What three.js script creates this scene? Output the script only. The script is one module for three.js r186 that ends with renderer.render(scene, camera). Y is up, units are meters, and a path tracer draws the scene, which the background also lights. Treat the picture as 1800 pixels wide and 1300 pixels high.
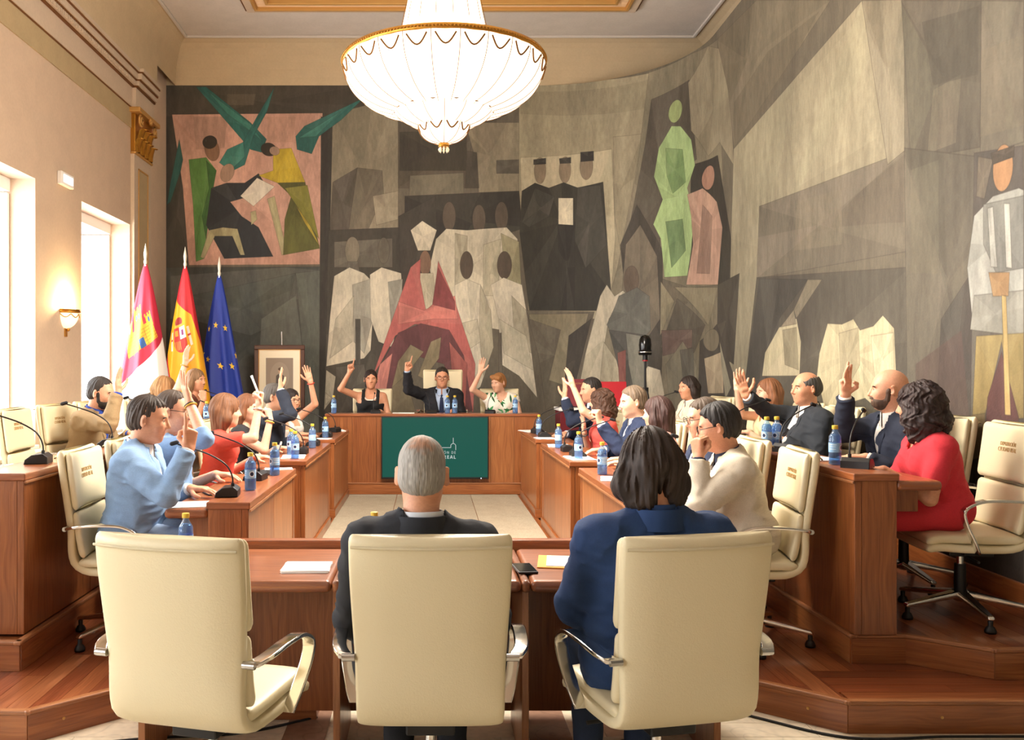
import * as THREE from 'three';
import { RoundedBoxGeometry } from 'three/addons/geometries/RoundedBoxGeometry.js';
import { mergeGeometries } from 'three/addons/utils/BufferGeometryUtils.js';
import { RectAreaLightUniformsLib } from 'three/addons/lights/RectAreaLightUniformsLib.js';
import { FontLoader } from 'three/addons/loaders/FontLoader.js';
import { TextGeometry } from 'three/addons/geometries/TextGeometry.js';

// ---------- camera, sky, daylight, exposure ----------
const scene = new THREE.Scene();
const camera = new THREE.PerspectiveCamera(2 * Math.atan(650 / 1560) * 180 / Math.PI, 2090 / 1300, 0.1, 100);
camera.position.set(0, 1.55, 0);
camera.lookAt(0, 1.55, -10);
camera.setViewOffset(2090, 1300, 290, 0, 1800, 1300);   // shift lens: the room's axis lies off the picture's centre
camera.updateProjectionMatrix();
const renderer = new THREE.WebGLRenderer({ antialias: true });
renderer.toneMapping = THREE.LinearToneMapping;
renderer.toneMappingExposure = 1.0;
renderer.shadowMap.enabled = true;
RectAreaLightUniformsLib.init();
scene.background = new THREE.Color(0.93, 0.97, 1.0);
scene.backgroundIntensity = 6;
const DAYLIGHT = 9, LAMPLIGHT = 0.55;

// ---------- helpers ----------
const PI = Math.PI, V = (x, y, z) => new THREE.Vector3(x, y, z);
const UP = V(0, 1, 0);
function rng(seed) { let a = seed >>> 0; return () => { a = (a + 0x6D2B79F5) >>> 0; let t = Math.imul(a ^ (a >>> 15), 1 | a); t = (t + Math.imul(t ^ (t >>> 7), 61 | t)) ^ t; return ((t ^ (t >>> 14)) >>> 0) / 4294967296; }; }
const rand = rng(7);
const clamp = (x, a, b) => Math.min(b, Math.max(a, x)), mixf = (a, b, t) => a + (b - a) * t;
const smooth = (a, b, x) => { const t = clamp((x - a) / (b - a), 0, 1); return t * t * (3 - 2 * t); };
const taken = {};
function numbered(n) { const k = taken[n] = (taken[n] ?? -1) + 1; return k ? n + '_' + String(k).padStart(3, '0') : n; }
function tag(o, label, category, group) { o.userData.label = label; o.userData.category = category; if (group) o.userData.group = group; return o; }
function thing(name, label, category, pos = [0, 0, 0], turn = 0, group) {
  const o = new THREE.Group(); o.name = numbered(name); scene.add(o);
  o.position.set(...pos); o.rotation.y = turn; return tag(o, label, category, group);
}
function mesh(name, geo, mat, parent = scene) {
  const g = Array.isArray(geo) ? join(geo) : geo;
  const m = new THREE.Mesh(g, mat); m.name = parent === scene ? numbered(name) : name; parent.add(m); return m;
}
function struct(name, geo, mat) { const m = mesh(name, geo, mat); m.userData.kind = 'structure'; return m; }
function structGroup(name) { const o = new THREE.Group(); o.name = numbered(name); o.userData.kind = 'structure'; scene.add(o); return o; }
function copyOf(o, pos, turn, label, group) {
  const c = o.clone(); c.userData = { ...o.userData }; c.name = numbered(o.name.replace(/_\d{3}$/, '')); scene.add(c);
  c.position.set(...pos); c.rotation.y = turn; if (label) c.userData.label = label; if (group) c.userData.group = group; return c;
}
function plainGeo(g) { const r = g.index ? g.toNonIndexed() : g; for (const k of Object.keys(r.attributes)) if (!['position', 'normal', 'uv'].includes(k)) r.deleteAttribute(k); if (!r.attributes.uv) r.setAttribute('uv', new THREE.BufferAttribute(new Float32Array(r.attributes.position.count * 2), 2)); if (!r.attributes.normal) r.computeVertexNormals(); return r; }
function join(list) { return list.length === 1 ? list[0] : mergeGeometries(list.map(plainGeo)); }
function shift(g, x, y, z) { g.translate(x, y, z); return g; }
// uv in metres by the way each face points, v along the grain
function metricUV(g, grain = 'y', off = [0, 0]) {
  const p = g.attributes.position, n = g.attributes.normal, uv = new Float32Array(p.count * 2);
  for (let i = 0; i < p.count; i++) {
    const c = [p.getX(i), p.getY(i), p.getZ(i)], a = [Math.abs(n.getX(i)), Math.abs(n.getY(i)), Math.abs(n.getZ(i))];
    const ax = a[0] >= a[1] && a[0] >= a[2] ? 0 : a[1] >= a[2] ? 1 : 2, gi = 'xyz'.indexOf(grain);
    let va = gi, ua; if (va === ax) va = (ax + 1) % 3; ua = 3 - ax - va;
    uv[2 * i] = c[ua] + off[0]; uv[2 * i + 1] = c[va] + off[1];
  }
  g.setAttribute('uv', new THREE.BufferAttribute(uv, 2)); return g;
}
function box(w, h, d, x, y, z, grain = 'y', bevel = 0.003) {   // centre x, z; bottom y
  const g = bevel > 0 ? new RoundedBoxGeometry(w, h, d, 1, Math.min(bevel, w / 2.1, h / 2.1, d / 2.1)) : new THREE.BoxGeometry(w, h, d);
  g.translate(x, y + h / 2, z);
  return metricUV(plainGeo(g), grain, [rand() * 3, rand() * 3]);
}
function span(x0, x1, y0, y1, z0, z1, grain = 'y', bevel = 0.003) { return box(Math.abs(x1 - x0), y1 - y0, Math.abs(z1 - z0), (x0 + x1) / 2, y0, (z0 + z1) / 2, grain, bevel); }
// a flat polygon [x, z] given thickness downwards from y; cheap prism
function prism(poly, yTop, th, grain = 'z') {
  const P = poly.slice(); let area = 0; for (let i = 0; i < P.length; i++) { const a = P[i], b = P[(i + 1) % P.length]; area += a[0] * b[1] - b[0] * a[1]; }
  if (area > 0) P.reverse();            // seen from above, counter-clockwise in x, -z
  const pos = [], nor = [], tri = (a, b, c, n) => { pos.push(...a, ...b, ...c); for (let i = 0; i < 3; i++) nor.push(...n); };
  const tris = THREE.ShapeUtils.triangulateShape(P.map(([x, z]) => new THREE.Vector2(x, -z)), []);
  for (const [a, b, c] of tris) { tri([P[a][0], yTop, P[a][1]], [P[b][0], yTop, P[b][1]], [P[c][0], yTop, P[c][1]], [0, 1, 0]); tri([P[a][0], yTop - th, P[a][1]], [P[c][0], yTop - th, P[c][1]], [P[b][0], yTop - th, P[b][1]], [0, -1, 0]); }
  for (let i = 0; i < P.length; i++) {
    const a = P[i], b = P[(i + 1) % P.length], dx = b[0] - a[0], dz = b[1] - a[1], l = Math.hypot(dx, dz) || 1, n = [-dz / l, 0, dx / l];
    tri([a[0], yTop, a[1]], [a[0], yTop - th, a[1]], [b[0], yTop - th, b[1]], n); tri([a[0], yTop, a[1]], [b[0], yTop - th, b[1]], [b[0], yTop, b[1]], n);
  }
  const g = new THREE.BufferGeometry();
  g.setAttribute('position', new THREE.Float32BufferAttribute(pos, 3)); g.setAttribute('normal', new THREE.Float32BufferAttribute(nor, 3));
  return metricUV(g, grain, [rand() * 3, rand() * 3]);
}
function clipPoly(poly, x0, x1, z0, z1) {   // rectangle ∩ polygon (convex clip window)
  let P = poly;
  for (const [ax, s, lim] of [[0, 1, x0], [0, -1, x1], [1, 1, z0], [1, -1, z1]]) {
    const out = [], inside = (p) => s * (p[ax] - lim) >= 0;
    for (let i = 0; i < P.length; i++) {
      const a = P[i], b = P[(i + 1) % P.length];
      if (inside(a)) out.push(a);
      if (inside(a) !== inside(b)) { const t = (lim - a[ax]) / (b[ax] - a[ax]); out.push([a[0] + t * (b[0] - a[0]), a[1] + t * (b[1] - a[1])]); }
    }
    P = out; if (P.length < 3) return null;
  }
  return P;
}
function tube(pts, r, seg = 24, rad = 8, closed = false) { return new THREE.TubeGeometry(new THREE.CatmullRomCurve3(pts.map((p) => p.isVector3 ? p : V(...p)), closed), seg, r, rad, closed); }
function rod(a, b, r0, r1 = r0, rad = 10) {
  const A = a.isVector3 ? a : V(...a), B = b.isVector3 ? b : V(...b), d = B.clone().sub(A), g = new THREE.CylinderGeometry(r1, r0, d.length(), rad, 1);
  g.applyQuaternion(new THREE.Quaternion().setFromUnitVectors(UP, d.clone().normalize())); const m = A.add(B).multiplyScalar(0.5); g.translate(m.x, m.y, m.z); return g;
}
function lathe(pts, seg = 32) { return new THREE.LatheGeometry(pts.map(([r, y]) => new THREE.Vector2(r, y)), seg); }

// ---------- noise and textures ----------
function valueNoise(seed, period) {   // tileable 2d value noise
  const r = rng(seed), n = period, t = new Float32Array(n * n).map(() => r());
  return (x, y) => {
    const xi = Math.floor(x), yi = Math.floor(y), fx = x - xi, fy = y - yi, u = fx * fx * (3 - 2 * fx), v = fy * fy * (3 - 2 * fy), w = (a, b) => t[(((b % n) + n) % n) * n + (((a % n) + n) % n)];
    return mixf(mixf(w(xi, yi), w(xi + 1, yi), u), mixf(w(xi, yi + 1), w(xi + 1, yi + 1), u), v);
  };
}
const hash3 = (x, y, z) => { let h = Math.imul(x, 374761393) ^ Math.imul(y, 668265263) ^ Math.imul(z, 1274126177); h = Math.imul(h ^ (h >>> 13), 1274126177); return ((h ^ (h >>> 16)) >>> 0) / 4294967296; };
function noise3(x, y, z) {   // -1..1
  const xi = Math.floor(x), yi = Math.floor(y), zi = Math.floor(z), fx = x - xi, fy = y - yi, fz = z - zi, u = fx * fx * (3 - 2 * fx), v = fy * fy * (3 - 2 * fy), w = fz * fz * (3 - 2 * fz), h = (a, b, c) => hash3(xi + a, yi + b, zi + c);
  return 2 * mixf(mixf(mixf(h(0, 0, 0), h(1, 0, 0), u), mixf(h(0, 1, 0), h(1, 1, 0), u), v), mixf(mixf(h(0, 0, 1), h(1, 0, 1), u), mixf(h(0, 1, 1), h(1, 1, 1), u), v), w) - 1;
}
function dataTex(n, f, { srgb = true, repeat = [1, 1], h = n } = {}) {
  const d = new Uint8Array(n * h * 4);
  for (let y = 0; y < h; y++) for (let x = 0; x < n; x++) { const c = f(x / n, y / h); const i = (y * n + x) * 4; d[i] = clamp(c[0] * 255, 0, 255); d[i + 1] = clamp(c[1] * 255, 0, 255); d[i + 2] = clamp(c[2] * 255, 0, 255); d[i + 3] = 255; }
  const t = new THREE.DataTexture(d, n, h); t.magFilter = THREE.LinearFilter; t.minFilter = THREE.LinearFilter; t.wrapS = t.wrapT = THREE.RepeatWrapping; t.repeat.set(...repeat);
  if (srgb) t.colorSpace = THREE.SRGBColorSpace; t.needsUpdate = true; return t;
}
const n16 = valueNoise(1, 16), n64 = valueNoise(2, 64), n128 = valueNoise(3, 128), n8 = valueNoise(4, 8), n256 = valueNoise(5, 256);
const mirrored = (t) => { t.wrapS = t.wrapT = THREE.MirroredRepeatWrapping; return t; };
const woodValue = (u, v) => { const w = 0.06 * n8(u * 8, v * 8) + 0.02 * n16(u * 16, v * 16); const a = n64((u + w) * 64, v * 8), b = n256((u + 0.3 * w) * 256, v * 16), c = n16((u + w) * 16, v * 8); return 0.45 * a + 0.3 * b + 0.25 * c; };
const woodMap = mirrored(dataTex(512, (u, v) => { const t = woodValue(u, v); return [0.68 + 0.32 * t, 0.60 + 0.40 * t, 0.52 + 0.46 * t]; }, { repeat: [1.6, 0.7] }));
const woodBump = mirrored(dataTex(512, (u, v) => { const t = n256(u * 256, v * 8); return [t, t, t]; }, { srgb: false, repeat: [1.6, 0.7] }));
const plasterMap = dataTex(256, (u, v) => { const t = 0.955 + 0.03 * n16(u * 16, v * 16) + 0.03 * n128(u * 128, v * 128); return [t, t, t]; }, { repeat: [0.5, 0.5] });
const leatherBump = dataTex(256, (u, v) => { const t = 0.5 * n64(u * 64, v * 64) + 0.5 * n128(u * 128, v * 128); return [t, t, t]; }, { srgb: false, repeat: [4, 4] });
const clothBump = dataTex(256, (u, v) => { const t = 0.5 + 0.25 * Math.sin(u * 256 * PI / 2) * Math.sin(v * 256 * PI / 2) + 0.25 * n128(u * 128, v * 128); return [t, t, t]; }, { srgb: false, repeat: [9, 9] });
const clothMap = dataTex(256, (u, v) => { const t = 0.9 + 0.1 * (0.5 * n128(u * 128, v * 128) + 0.5 * n64(u * 64, v * 64)); return [t, t, t]; }, { repeat: [5, 5] });
const marbleMap = dataTex(512, (u, v) => { const w = n8(u * 8, v * 8) + 0.5 * n16(u * 16, v * 16); const vein = Math.pow(1 - Math.abs(Math.sin((u * 6 + w * 2.2) * PI)), 8); const t = 0.92 + 0.07 * n64(u * 64, v * 64) - 0.10 * vein; return [t, t * 0.985, t * 0.96]; }, { repeat: [0.8, 0.8] });
const carpetMap = dataTex(256, (u, v) => { const t = 0.84 + 0.16 * n128(u * 128, v * 128); const s = 0.95 + 0.05 * n8(u * 8, v * 8); return [t * s, t * s, t * s]; }, { repeat: [1.5, 1.5] });
const hairMap = mirrored(dataTex(256, (u, v) => { const t = 0.66 + 0.34 * (0.6 * n128(u * 128, v * 8) + 0.4 * n64(u * 64, v * 8)); return [t, t, t]; }));
const hairBump = mirrored(dataTex(256, (u, v) => { const t = 0.6 * n128(u * 128, v * 4) + 0.4 * n64(u * 64, v * 4); return [t, t, t]; }, { srgb: false }));
const skinMap = dataTex(256, (u, v) => { const t = n64(u * 64, v * 64), b = n16(u * 16, v * 16); return [0.95 + 0.05 * t, 0.91 + 0.06 * t + 0.03 * b, 0.90 + 0.06 * t + 0.04 * b]; }, { repeat: [3, 3] });

// ---------- materials ----------
const std = (o) => new THREE.MeshStandardMaterial(o), phys = (o) => new THREE.MeshPhysicalMaterial(o);
const lacquer = (c, o = {}) => phys({ color: c, map: woodMap, bumpMap: woodBump, bumpScale: 0.0006, roughness: 0.38, clearcoat: 0.35, clearcoatRoughness: 0.18, ...o });
const M = {
  wood: [lacquer('#b2703f'), lacquer('#a86739'), lacquer('#b97a48')], woodTop: lacquer('#b06a3e', { clearcoat: 0.5 }), woodEdge: lacquer('#bb8055'),
  plank: ['#9a5534', '#ae6a42', '#88492d', '#a25a38', '#b8764e'].map((c) => lacquer(c, { clearcoat: 0.6, clearcoatRoughness: 0.12, roughness: 0.32 })),
  wall: std({ color: '#cfb8a0', map: plasterMap, roughness: 0.92 }), wallOlive: std({ color: '#b5a17c', map: plasterMap, roughness: 0.92 }), ceiling: std({ color: '#d3cbc2', map: plasterMap, roughness: 0.95 }),
  cove: std({ color: '#c9b594', map: plasterMap, roughness: 0.95 }), trim: std({ color: '#cbb8a2', map: plasterMap, roughness: 0.8 }), trimBrown: std({ color: '#74481f', roughness: 0.55, metalness: 0.3 }),
  swag: std({ color: '#8a5c26', roughness: 0.6, metalness: 0.3 }), gold: std({ color: '#c8913c', roughness: 0.32, metalness: 0.85 }), goldMatte: std({ color: '#c89a58', roughness: 0.5, metalness: 0.4 }), peach: std({ color: '#ecc9a0', roughness: 0.6 }),
  marble: std({ color: '#e6dcc8', map: marbleMap, roughness: 0.28 }), marbleBrown: std({ color: '#9a7a68', map: marbleMap, roughness: 0.25 }), floorBase: std({ color: '#a59884', roughness: 0.6 }),
  carpet: [std({ color: '#b5a78f', map: carpetMap, roughness: 0.95 }), std({ color: '#b0a28b', map: carpetMap, roughness: 0.95 })],
  white: std({ color: '#f4f1ec', roughness: 0.5 }), whitePaint: std({ color: '#f6f2ee', roughness: 0.45 }), paper: std({ color: '#f7f5f0', roughness: 0.8 }),
  leather: phys({ color: '#e6d9b4', roughness: 0.45, bumpMap: leatherBump, bumpScale: 0.0005, sheen: 0.15, sheenColor: new THREE.Color(1, 0.95, 0.85), sheenRoughness: 0.5 }),
  chrome: std({ color: '#e6e4e0', roughness: 0.12, metalness: 1 }), alu: std({ color: '#c9c9c8', roughness: 0.25, metalness: 1 }), black: std({ color: '#131315', roughness: 0.45 }), blackSoft: std({ color: '#1b1b1d', roughness: 0.8 }),
  glass: phys({ color: '#ffffff', roughness: 0.02, transmission: 1, thickness: 0 }),
};
const MURAL = [
['#4a463e',0,[-0,5.46,2.72,5.46,2.72,4.99,-0,4.99]],
['#57524a',1,[-0,5.46,0.53,5.46,0.53,5.07,-0,5.03]],
['#6b6455',1,[0.84,5.34,1.23,5.34,1.2,5.19,0.84,5.19]],
['#3f3d38',0,[-0,5.03,0.3,5.03,0.3,2.96,-0,2.25]],
['#c99f8e',0,[0.08,5.06,2.15,5.08,2.11,3,0.31,2.99,0.23,4.05]],
['#a98a7c',1,[0.37,5.03,0.84,5.03,0.8,4.6,0.41,4.58]],
['#b8917f',1,[1.39,5.03,1.78,5.03,1.74,4.68,1.39,4.68]],
['#4b4f4c',0,[-0,2.96,2.13,2.97,2.11,0.69,-0,0.69]],
['#6b6f69',1,[0.06,2.84,1.63,2.96,2.11,2.92,2.11,2.57,0.06,2.25]],
['#5a605c',0,[0.34,2.57,1.78,2.88,1.63,2.25,1.16,2.02,0.3,2.25]],
['#7d857e',1,[1.31,2.25,1.78,2.57,2.02,0.69,1.23,0.69]],
['#626862',0,[1.78,2.88,2.11,2.92,2.11,0.69,1.98,0.69]],
['#3d3b36',0,[2.13,5.03,2.29,4.99,2.33,3.51,2.19,0.69,2.1,0.69]],
['#8a8370',0,[2.29,5.07,3.19,5.3,3.19,3.35,2.25,3.35]],
['#5b564d',0,[2.29,4.13,2.63,4.33,2.53,3.39,2.25,3.39]],
['#716a5c',0,[2.63,4.33,2.97,4.29,2.99,3.97,2.72,3.35,2.49,3.35]],
['#9a927e',0,[2.84,3.94,3.19,4.01,3.19,3.62,2.89,3.54]],
['#47443d',0,[2.23,3.47,3.23,3.51,3.28,0.69,2.17,0.69]],
['#666258',0,[2.31,3.31,3.11,3.36,3.11,2.96,2.31,2.96]],
['#5f594d',0,[3.19,5.15,4.87,5.19,4.87,4.05,3.19,4.05]],
['#464239',0,[3.21,4.82,4.13,4.83,4.13,4.29,3.21,4.29]],
['#757061',0,[3.35,4.22,4.09,4.26,4.09,3.7,3.33,3.66]],
['#8e8672',0,[4.11,4.95,4.85,4.95,4.85,4.01,4.3,3.99,4.22,4.56]],
['#504c43',0,[4.13,4.56,4.27,4.54,4.3,4.05,4.11,4.05]],
['#5e5a50',0,[4.54,4.43,4.85,4.44,4.85,4.25,4.54,4.25]],
['#3a3833',0,[3.28,3.94,4.89,4.01,4.95,3.51,3.28,2.96]],
['#45423c',0,[3.19,3.66,3.7,3.94,3.74,2.88,3.23,2.57]],
['#a09880',0,[4.85,5.54,6.7,5.42,6.57,4.31,6.28,3.3,6.16,2.24,4.99,2.25,4.85,4.05]],
['#8d8570',1,[4.87,5.38,6.66,5.34,6.64,4.97,4.87,5.07]],
['#c0b79b',0,[4.87,4.47,6.12,4.52,6.17,3.31,6.12,2.7,6.2,2.24,4.99,2.25,4.89,3.51]],
['#9b937c',0,[6.14,4.68,6.57,4.65,6.24,3.15,6.16,3.61]],
['#6d675a',0,[4.95,2.37,5.88,2.34,5.61,1.24,5.22,1,5.11,1.78]],
['#8e866f',0,[4.99,2.32,5.8,2.32,5.53,1.32,5.26,1.41,5.42,2.1,4.99,2.25]],
['#45413b',0,[5.53,2.02,5.84,2.25,5.61,1.32,5.46,1.24]],
['#817a68',0,[6.66,5.43,7.4,5.45,8.11,5.36,8.72,0.87,5.53,0.69,6.2,2.92,6.48,4.18]],
['#5a554b',0,[6.7,5.07,7.36,5.14,7.52,4.12,7.34,4.09,6.84,3.24,6.88,2.5,6.53,2.52,6.32,3.22,6.61,4.53]],
['#938b76',0,[7.34,5.11,7.81,5.4,8.53,5.08,8.72,3.77,8.22,4.15,7.81,4.09,7.4,4.5]],
['#3f3c36',0,[7.4,4.08,8.15,4.02,8.63,2.99,8.57,2.49,7.34,2.61]],
['#4a463f',0,[6.24,3.22,6.48,3.73,6.88,3.09,6.88,1.92,6.84,1.04,6.48,1.02]],
['#7a7263',0,[6.32,3.22,6.53,3.46,6.79,3.02,6.84,2.21,6.48,1.78,6.2,1.93]],
['#77705f',0,[8.11,5.36,9.43,5.27,11.16,4.55,8.72,3.96,8.53,4.64]],
['#686152',1,[8.72,4.45,9.75,4.64,10.94,4.55,9.43,4.01,8.72,3.95]],
['#97907a',0,[8.72,3.95,11.7,4.32,12.09,3,9.51,3.18,9.51,2.57,8.91,0.88,8.53,0.86,8.63,2.99]],
['#a39b84',1,[10.18,4.01,11.65,4.21,11.96,3.23,10.45,3.17]],
['#6f695c',0,[9.51,3.18,12.4,3.03,12.4,2.35,9.43,2.47]],
['#7d7666',1,[10.45,3.05,11.36,2.98,11.36,2.54,10.39,2.62]],
['#847d6c',1,[12.47,2.91,12.68,2.88,12.71,2.46,12.5,2.45]],
['#8a8370',0,[11.7,4.32,12.32,4.07,12.32,3.04,12.09,3]],
['#5d584d',0,[12.28,4.08,13.19,3.7,13.18,2.85,12.4,2.96]],
['#7a7363',1,[12.68,3.34,12.99,3.34,12.93,2.94,12.61,2.95]],
['#4e4a42',1,[12.54,3.83,13.16,3.68,13.16,3.28,12.68,3.37]],
['#6c6659',0,[13.19,3.7,13.57,3.54,13.57,2.78,13.18,2.8]],
['#77705f',1,[13.19,3.41,13.57,3.36,13.57,2.87,13.18,2.91]],
['#57534a',0,[9.43,2.48,12.4,2.24,12.4,1.13,8.91,0.88]],
['#474540',0,[9.51,2.46,10.7,2.33,10.04,2.03,9.51,0.93,8.91,1]],
['#777060',0,[10.7,2.33,10.99,2.3,10.45,2.01,10.39,2.09]],
['#615c51',0,[12.32,3.06,13.19,2.79,13.11,2.26,13.12,1.18,12.36,1.13]],
['#6f695b',1,[12.4,2.89,12.74,2.88,12.74,2.16,12.4,2.2]],
['#4b4741',0,[12.77,1.87,13.12,2.15,13.14,1.05,12.68,0.93]],
['#57453f',1,[12.47,1.59,12.99,1.79,13.12,0.95,12.4,0.75]],
['#3f3732',0,[8.91,0.88,13.57,1.12,13.57,0.29,8.91,0.04]],
['#55504a',0,[13.12,2.83,13.57,2.76,13.57,1.12,13.08,1.08]],
['#6d6558',0,[13.16,2.8,13.3,2.75,13.22,2.54,13.14,2.57]],
['#6e6759',0,[6.88,2.72,7.34,2.57,8.15,2.53,7.81,2.09,7.46,2.21,7.13,2.45,6.84,2.1]],
['#8d866f',0,[6.85,2.69,7.08,2.42,6.84,1.99]],
['#8b846e',0,[7.08,2.6,8.15,2.5,7.81,2.08]],
['#5c574c',0,[7.13,2.45,7.73,2.09,7.46,1.76,6.84,1.84]],
['#6b5a52',0,[6.86,2.06,7.42,2.05,7.42,1.83,6.88,1.73]],
['#4a463f',0,[8.15,2.53,8.91,2.58,8.72,1.61,8.11,1.75]],
['#7d7867',0,[6.93,1.62,7.23,1.91,7.52,1.62,7.52,0.79,7.03,0.75]],
['#5d5a50',0,[7.18,1.8,7.44,1.82,7.48,1.2,7.29,1.05]],
['#4c4842',0,[7.59,1.9,8.11,2.08,8.72,1.49,8.72,0.87,7.52,0.79]],
['#2f6b66',0,[0.41,5.44,0.55,5.44,1.16,4.95,1.38,4.72,1.31,4.54,1.16,4.58,0.84,4.95]],
['#3f8278',0,[0.57,5.38,1.16,4.93,1.33,4.68,1.25,4.76,0.84,5.07]],
['#2f6b66',0,[1.27,5.07,1.49,5.44,1.39,5.11,1.2,4.76,1.08,4.37,0.92,4.29,1,4.58]],
['#2f6b66',0,[1.78,4.76,1.9,4.9,2.72,5.29,2.41,4.99,2.1,4.76,2,4.52,1.8,4.58]],
['#478a80',0,[1.82,4.74,2.41,5.11,2.06,4.76]],
['#2c5f5a',0,[0.18,4.72,0.23,4.44,0.2,4.29,0.06,3.86,0.01,3.82,0.06,4.13]],
['#3f8278',0,[0.84,4.58,1.06,4.68,1.08,4.48,0.88,4.29,0.73,4.4]],
['#5f8f4a',0,[0.31,4.44,0.55,4.47,0.69,4.29,0.62,3.9,0.57,3.58,0.52,3.08,0.41,3.04,0.37,3.82]],
['#3f6b38',0,[0.55,4.43,0.69,4.29,0.62,3.9,0.58,3.58,0.55,3.35,0.49,3.66,0.59,4.05]],
['#8a6b55',2,[0.63,4.58,0.1,0.16,-0.2]],
['#3a332c',2,[0.6,4.68,0.1,0.09,-0.2]],
['#2e3236',0,[0.62,4.05,0.83,4.12,1.08,4.12,1.27,4.25,1.39,4.05,1.16,3.94,0.88,3.86,1.04,3.66,1.27,3.51,1.47,3.11,0.8,3.08,0.55,3.54]],
['#a8a27c',0,[0.59,3.47,0.78,3.51,0.98,3.49,1.08,3.13,1.02,3.13,0.91,3.39,0.67,3.39,0.52,3.08,0.47,3.1]],
['#aba57f',0,[1.17,3.54,1.25,3.62,1.23,3.74,1.16,3.72]],
['#aba57f',0,[1.39,3.9,1.49,3.94,1.66,3.15,1.59,3.13]],
['#a58a78',2,[0.84,4.26,0.09,0.13,0.4]],
['#d8d2c2',0,[1.02,3.94,1.25,4.19,1.49,4.07,1.2,3.8]],
['#c2ab35',0,[1.47,4.58,1.72,4.6,1.91,4.13,1.53,4.12,1.27,4.22,1.47,4.29]],
['#5f6130',0,[1.53,4.12,1.91,4.13,2.11,3.22,1.61,3.13,1.63,3.62,1.72,3.94]],
['#b2a038',0,[1.78,3.82,1.98,3.54,2.11,3.25,1.9,3.58]],
['#86853a',0,[1.63,4.05,1.94,4.09,2.1,3.35]],
['#3a332c',2,[1.41,4.58,0.11,0.09,0.3]],
['#a58a78',2,[1.49,4.56,0.07,0.06,0.3]],
['#7d7768',2,[2.56,3.19,0.1,0.19,0]],
['#6b665a',2,[2.99,3.19,0.08,0.18,0]],
['#6b675d',0,[2.5,3.04,2.64,3.04,2.67,2.8,2.45,2.8]],
['#d3cdb9',0,[2.31,2.84,2.52,2.96,2.72,2.88,2.88,2.72,2.84,2.25,2.81,1.82,2.72,1.71,2.2,1.6,2.25,2.25]],
['#a9a79a',0,[2.56,2.72,2.81,2.8,2.84,2.25,2.72,1.78,2.58,1.94]],
['#bcb7a4',0,[2.33,2.25,2.58,2.57,2.56,1.94,2.25,1.71]],
['#cfc9b5',0,[2.8,2.86,2.96,2.96,3.23,2.88,3.25,2.57,3.11,1.86,2.92,1.94,2.81,2.25]],
['#9b9a8f',0,[3.05,2.76,3.25,2.8,3.22,2.25,3.11,1.94]],
['#55534c',0,[2.6,2.25,2.67,2.25,2.67,0.85,2.61,0.85]],
['#5a5750',0,[2.33,1.59,2.72,1.63,2.8,1.16,2.35,0.89]],
['#b9b5a3',0,[2.2,1.55,2.33,1.46,2.29,1.16,2.17,1]],
['#c2bda9',0,[2.19,1.24,2.28,1.16,2.19,1.07]],
['#5f564b',2,[3.89,3.66,0.09,0.2,0]],
['#5f564b',2,[4.3,3.62,0.09,0.2,0]],
['#5f564b',2,[4.61,3.66,0.09,0.2,0]],
['#d2ccb6',0,[3.71,3.35,3.85,3.49,4.14,3.47,4.36,3.49,4.68,3.51,4.83,3.35,4.87,2.25,4.6,2.1,3.74,2.25,3.62,2.96]],
['#b8b29c',0,[3.97,3.43,4.14,3.39,4.13,2.72,3.97,2.72]],
['#c3bda5',0,[4.36,3.27,4.6,3.35,4.56,2.57,4.36,2.57]],
['#a19c7d',0,[4.6,3.43,4.85,3.31,4.89,2.57,4.68,2.72]],
['#5a5046',2,[4.13,2.99,0.09,0.19,0]],
['#5a5046',2,[4.65,2.99,0.1,0.19,0]],
['#dad4c0',0,[3.97,2.72,4.13,2.8,4.32,2.72,4.46,2.41,4.5,1.86,4.32,1.32,4.21,1.24,4.13,1.78,3.97,2.25]],
['#b1ab96',0,[4.32,2.72,4.46,2.37,4.5,1.86,4.36,1.47,4.3,2.1]],
['#c7c1ab',0,[4.01,2.18,4.28,2.25,4.32,1.94,4.09,1.78]],
['#dcd6c2',0,[4.46,2.72,4.64,2.82,4.89,2.72,4.97,2.25,5.04,1.63,5.1,1.17,4.85,1.47,4.6,1.63,4.57,2.25]],
['#b9b39d',0,[4.75,2.57,4.95,2.37,5.02,1.78,4.79,1.94]],
['#c9c3ad',0,[4.58,2.25,4.95,2.02,5.04,1.55,4.64,1.78]],
['#6a655a',0,[4.57,2.06,4.61,2.06,4.63,1.24,4.57,1.24]],
['#ddd6c0',0,[3.36,3.47,3.52,3.6,3.72,3.47,3.63,3.19,3.46,3.19]],
['#8b6f5c',2,[3.56,3.02,0.08,0.17,0]],
['#cbc4ab',0,[3.46,2.88,3.67,2.88,3.71,2.49,3.58,2.37,3.44,2.49]],
['#bb6a66',0,[3.36,2.96,3.5,3.08,3.49,2.8,3.57,2.37,3.66,2.45,3.72,2.88,3.74,3.05,3.97,2.49,4.25,1.63,4.22,0.96,4.09,1.16,3.97,1.86,3.74,2.14,3.42,2.18,3.15,2.02,2.94,1.63,2.84,1.47,3.11,2.25]],
['#d08279',0,[3.19,2.49,3.54,2.37,3.97,2.57,4.01,2.25,3.66,2.25,3.19,2.18]],
['#8b4a4c',0,[3.74,2.96,3.97,2.49,3.97,2.37,3.66,2.45]],
['#6e4347',0,[2.96,1.63,3.19,2.06,3.5,2.19,3.89,2.1,4.09,1.75,4.21,1,4.02,0.89,3.82,1.63,3.42,1.75,3.11,1.16,2.88,0.89]],
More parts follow.
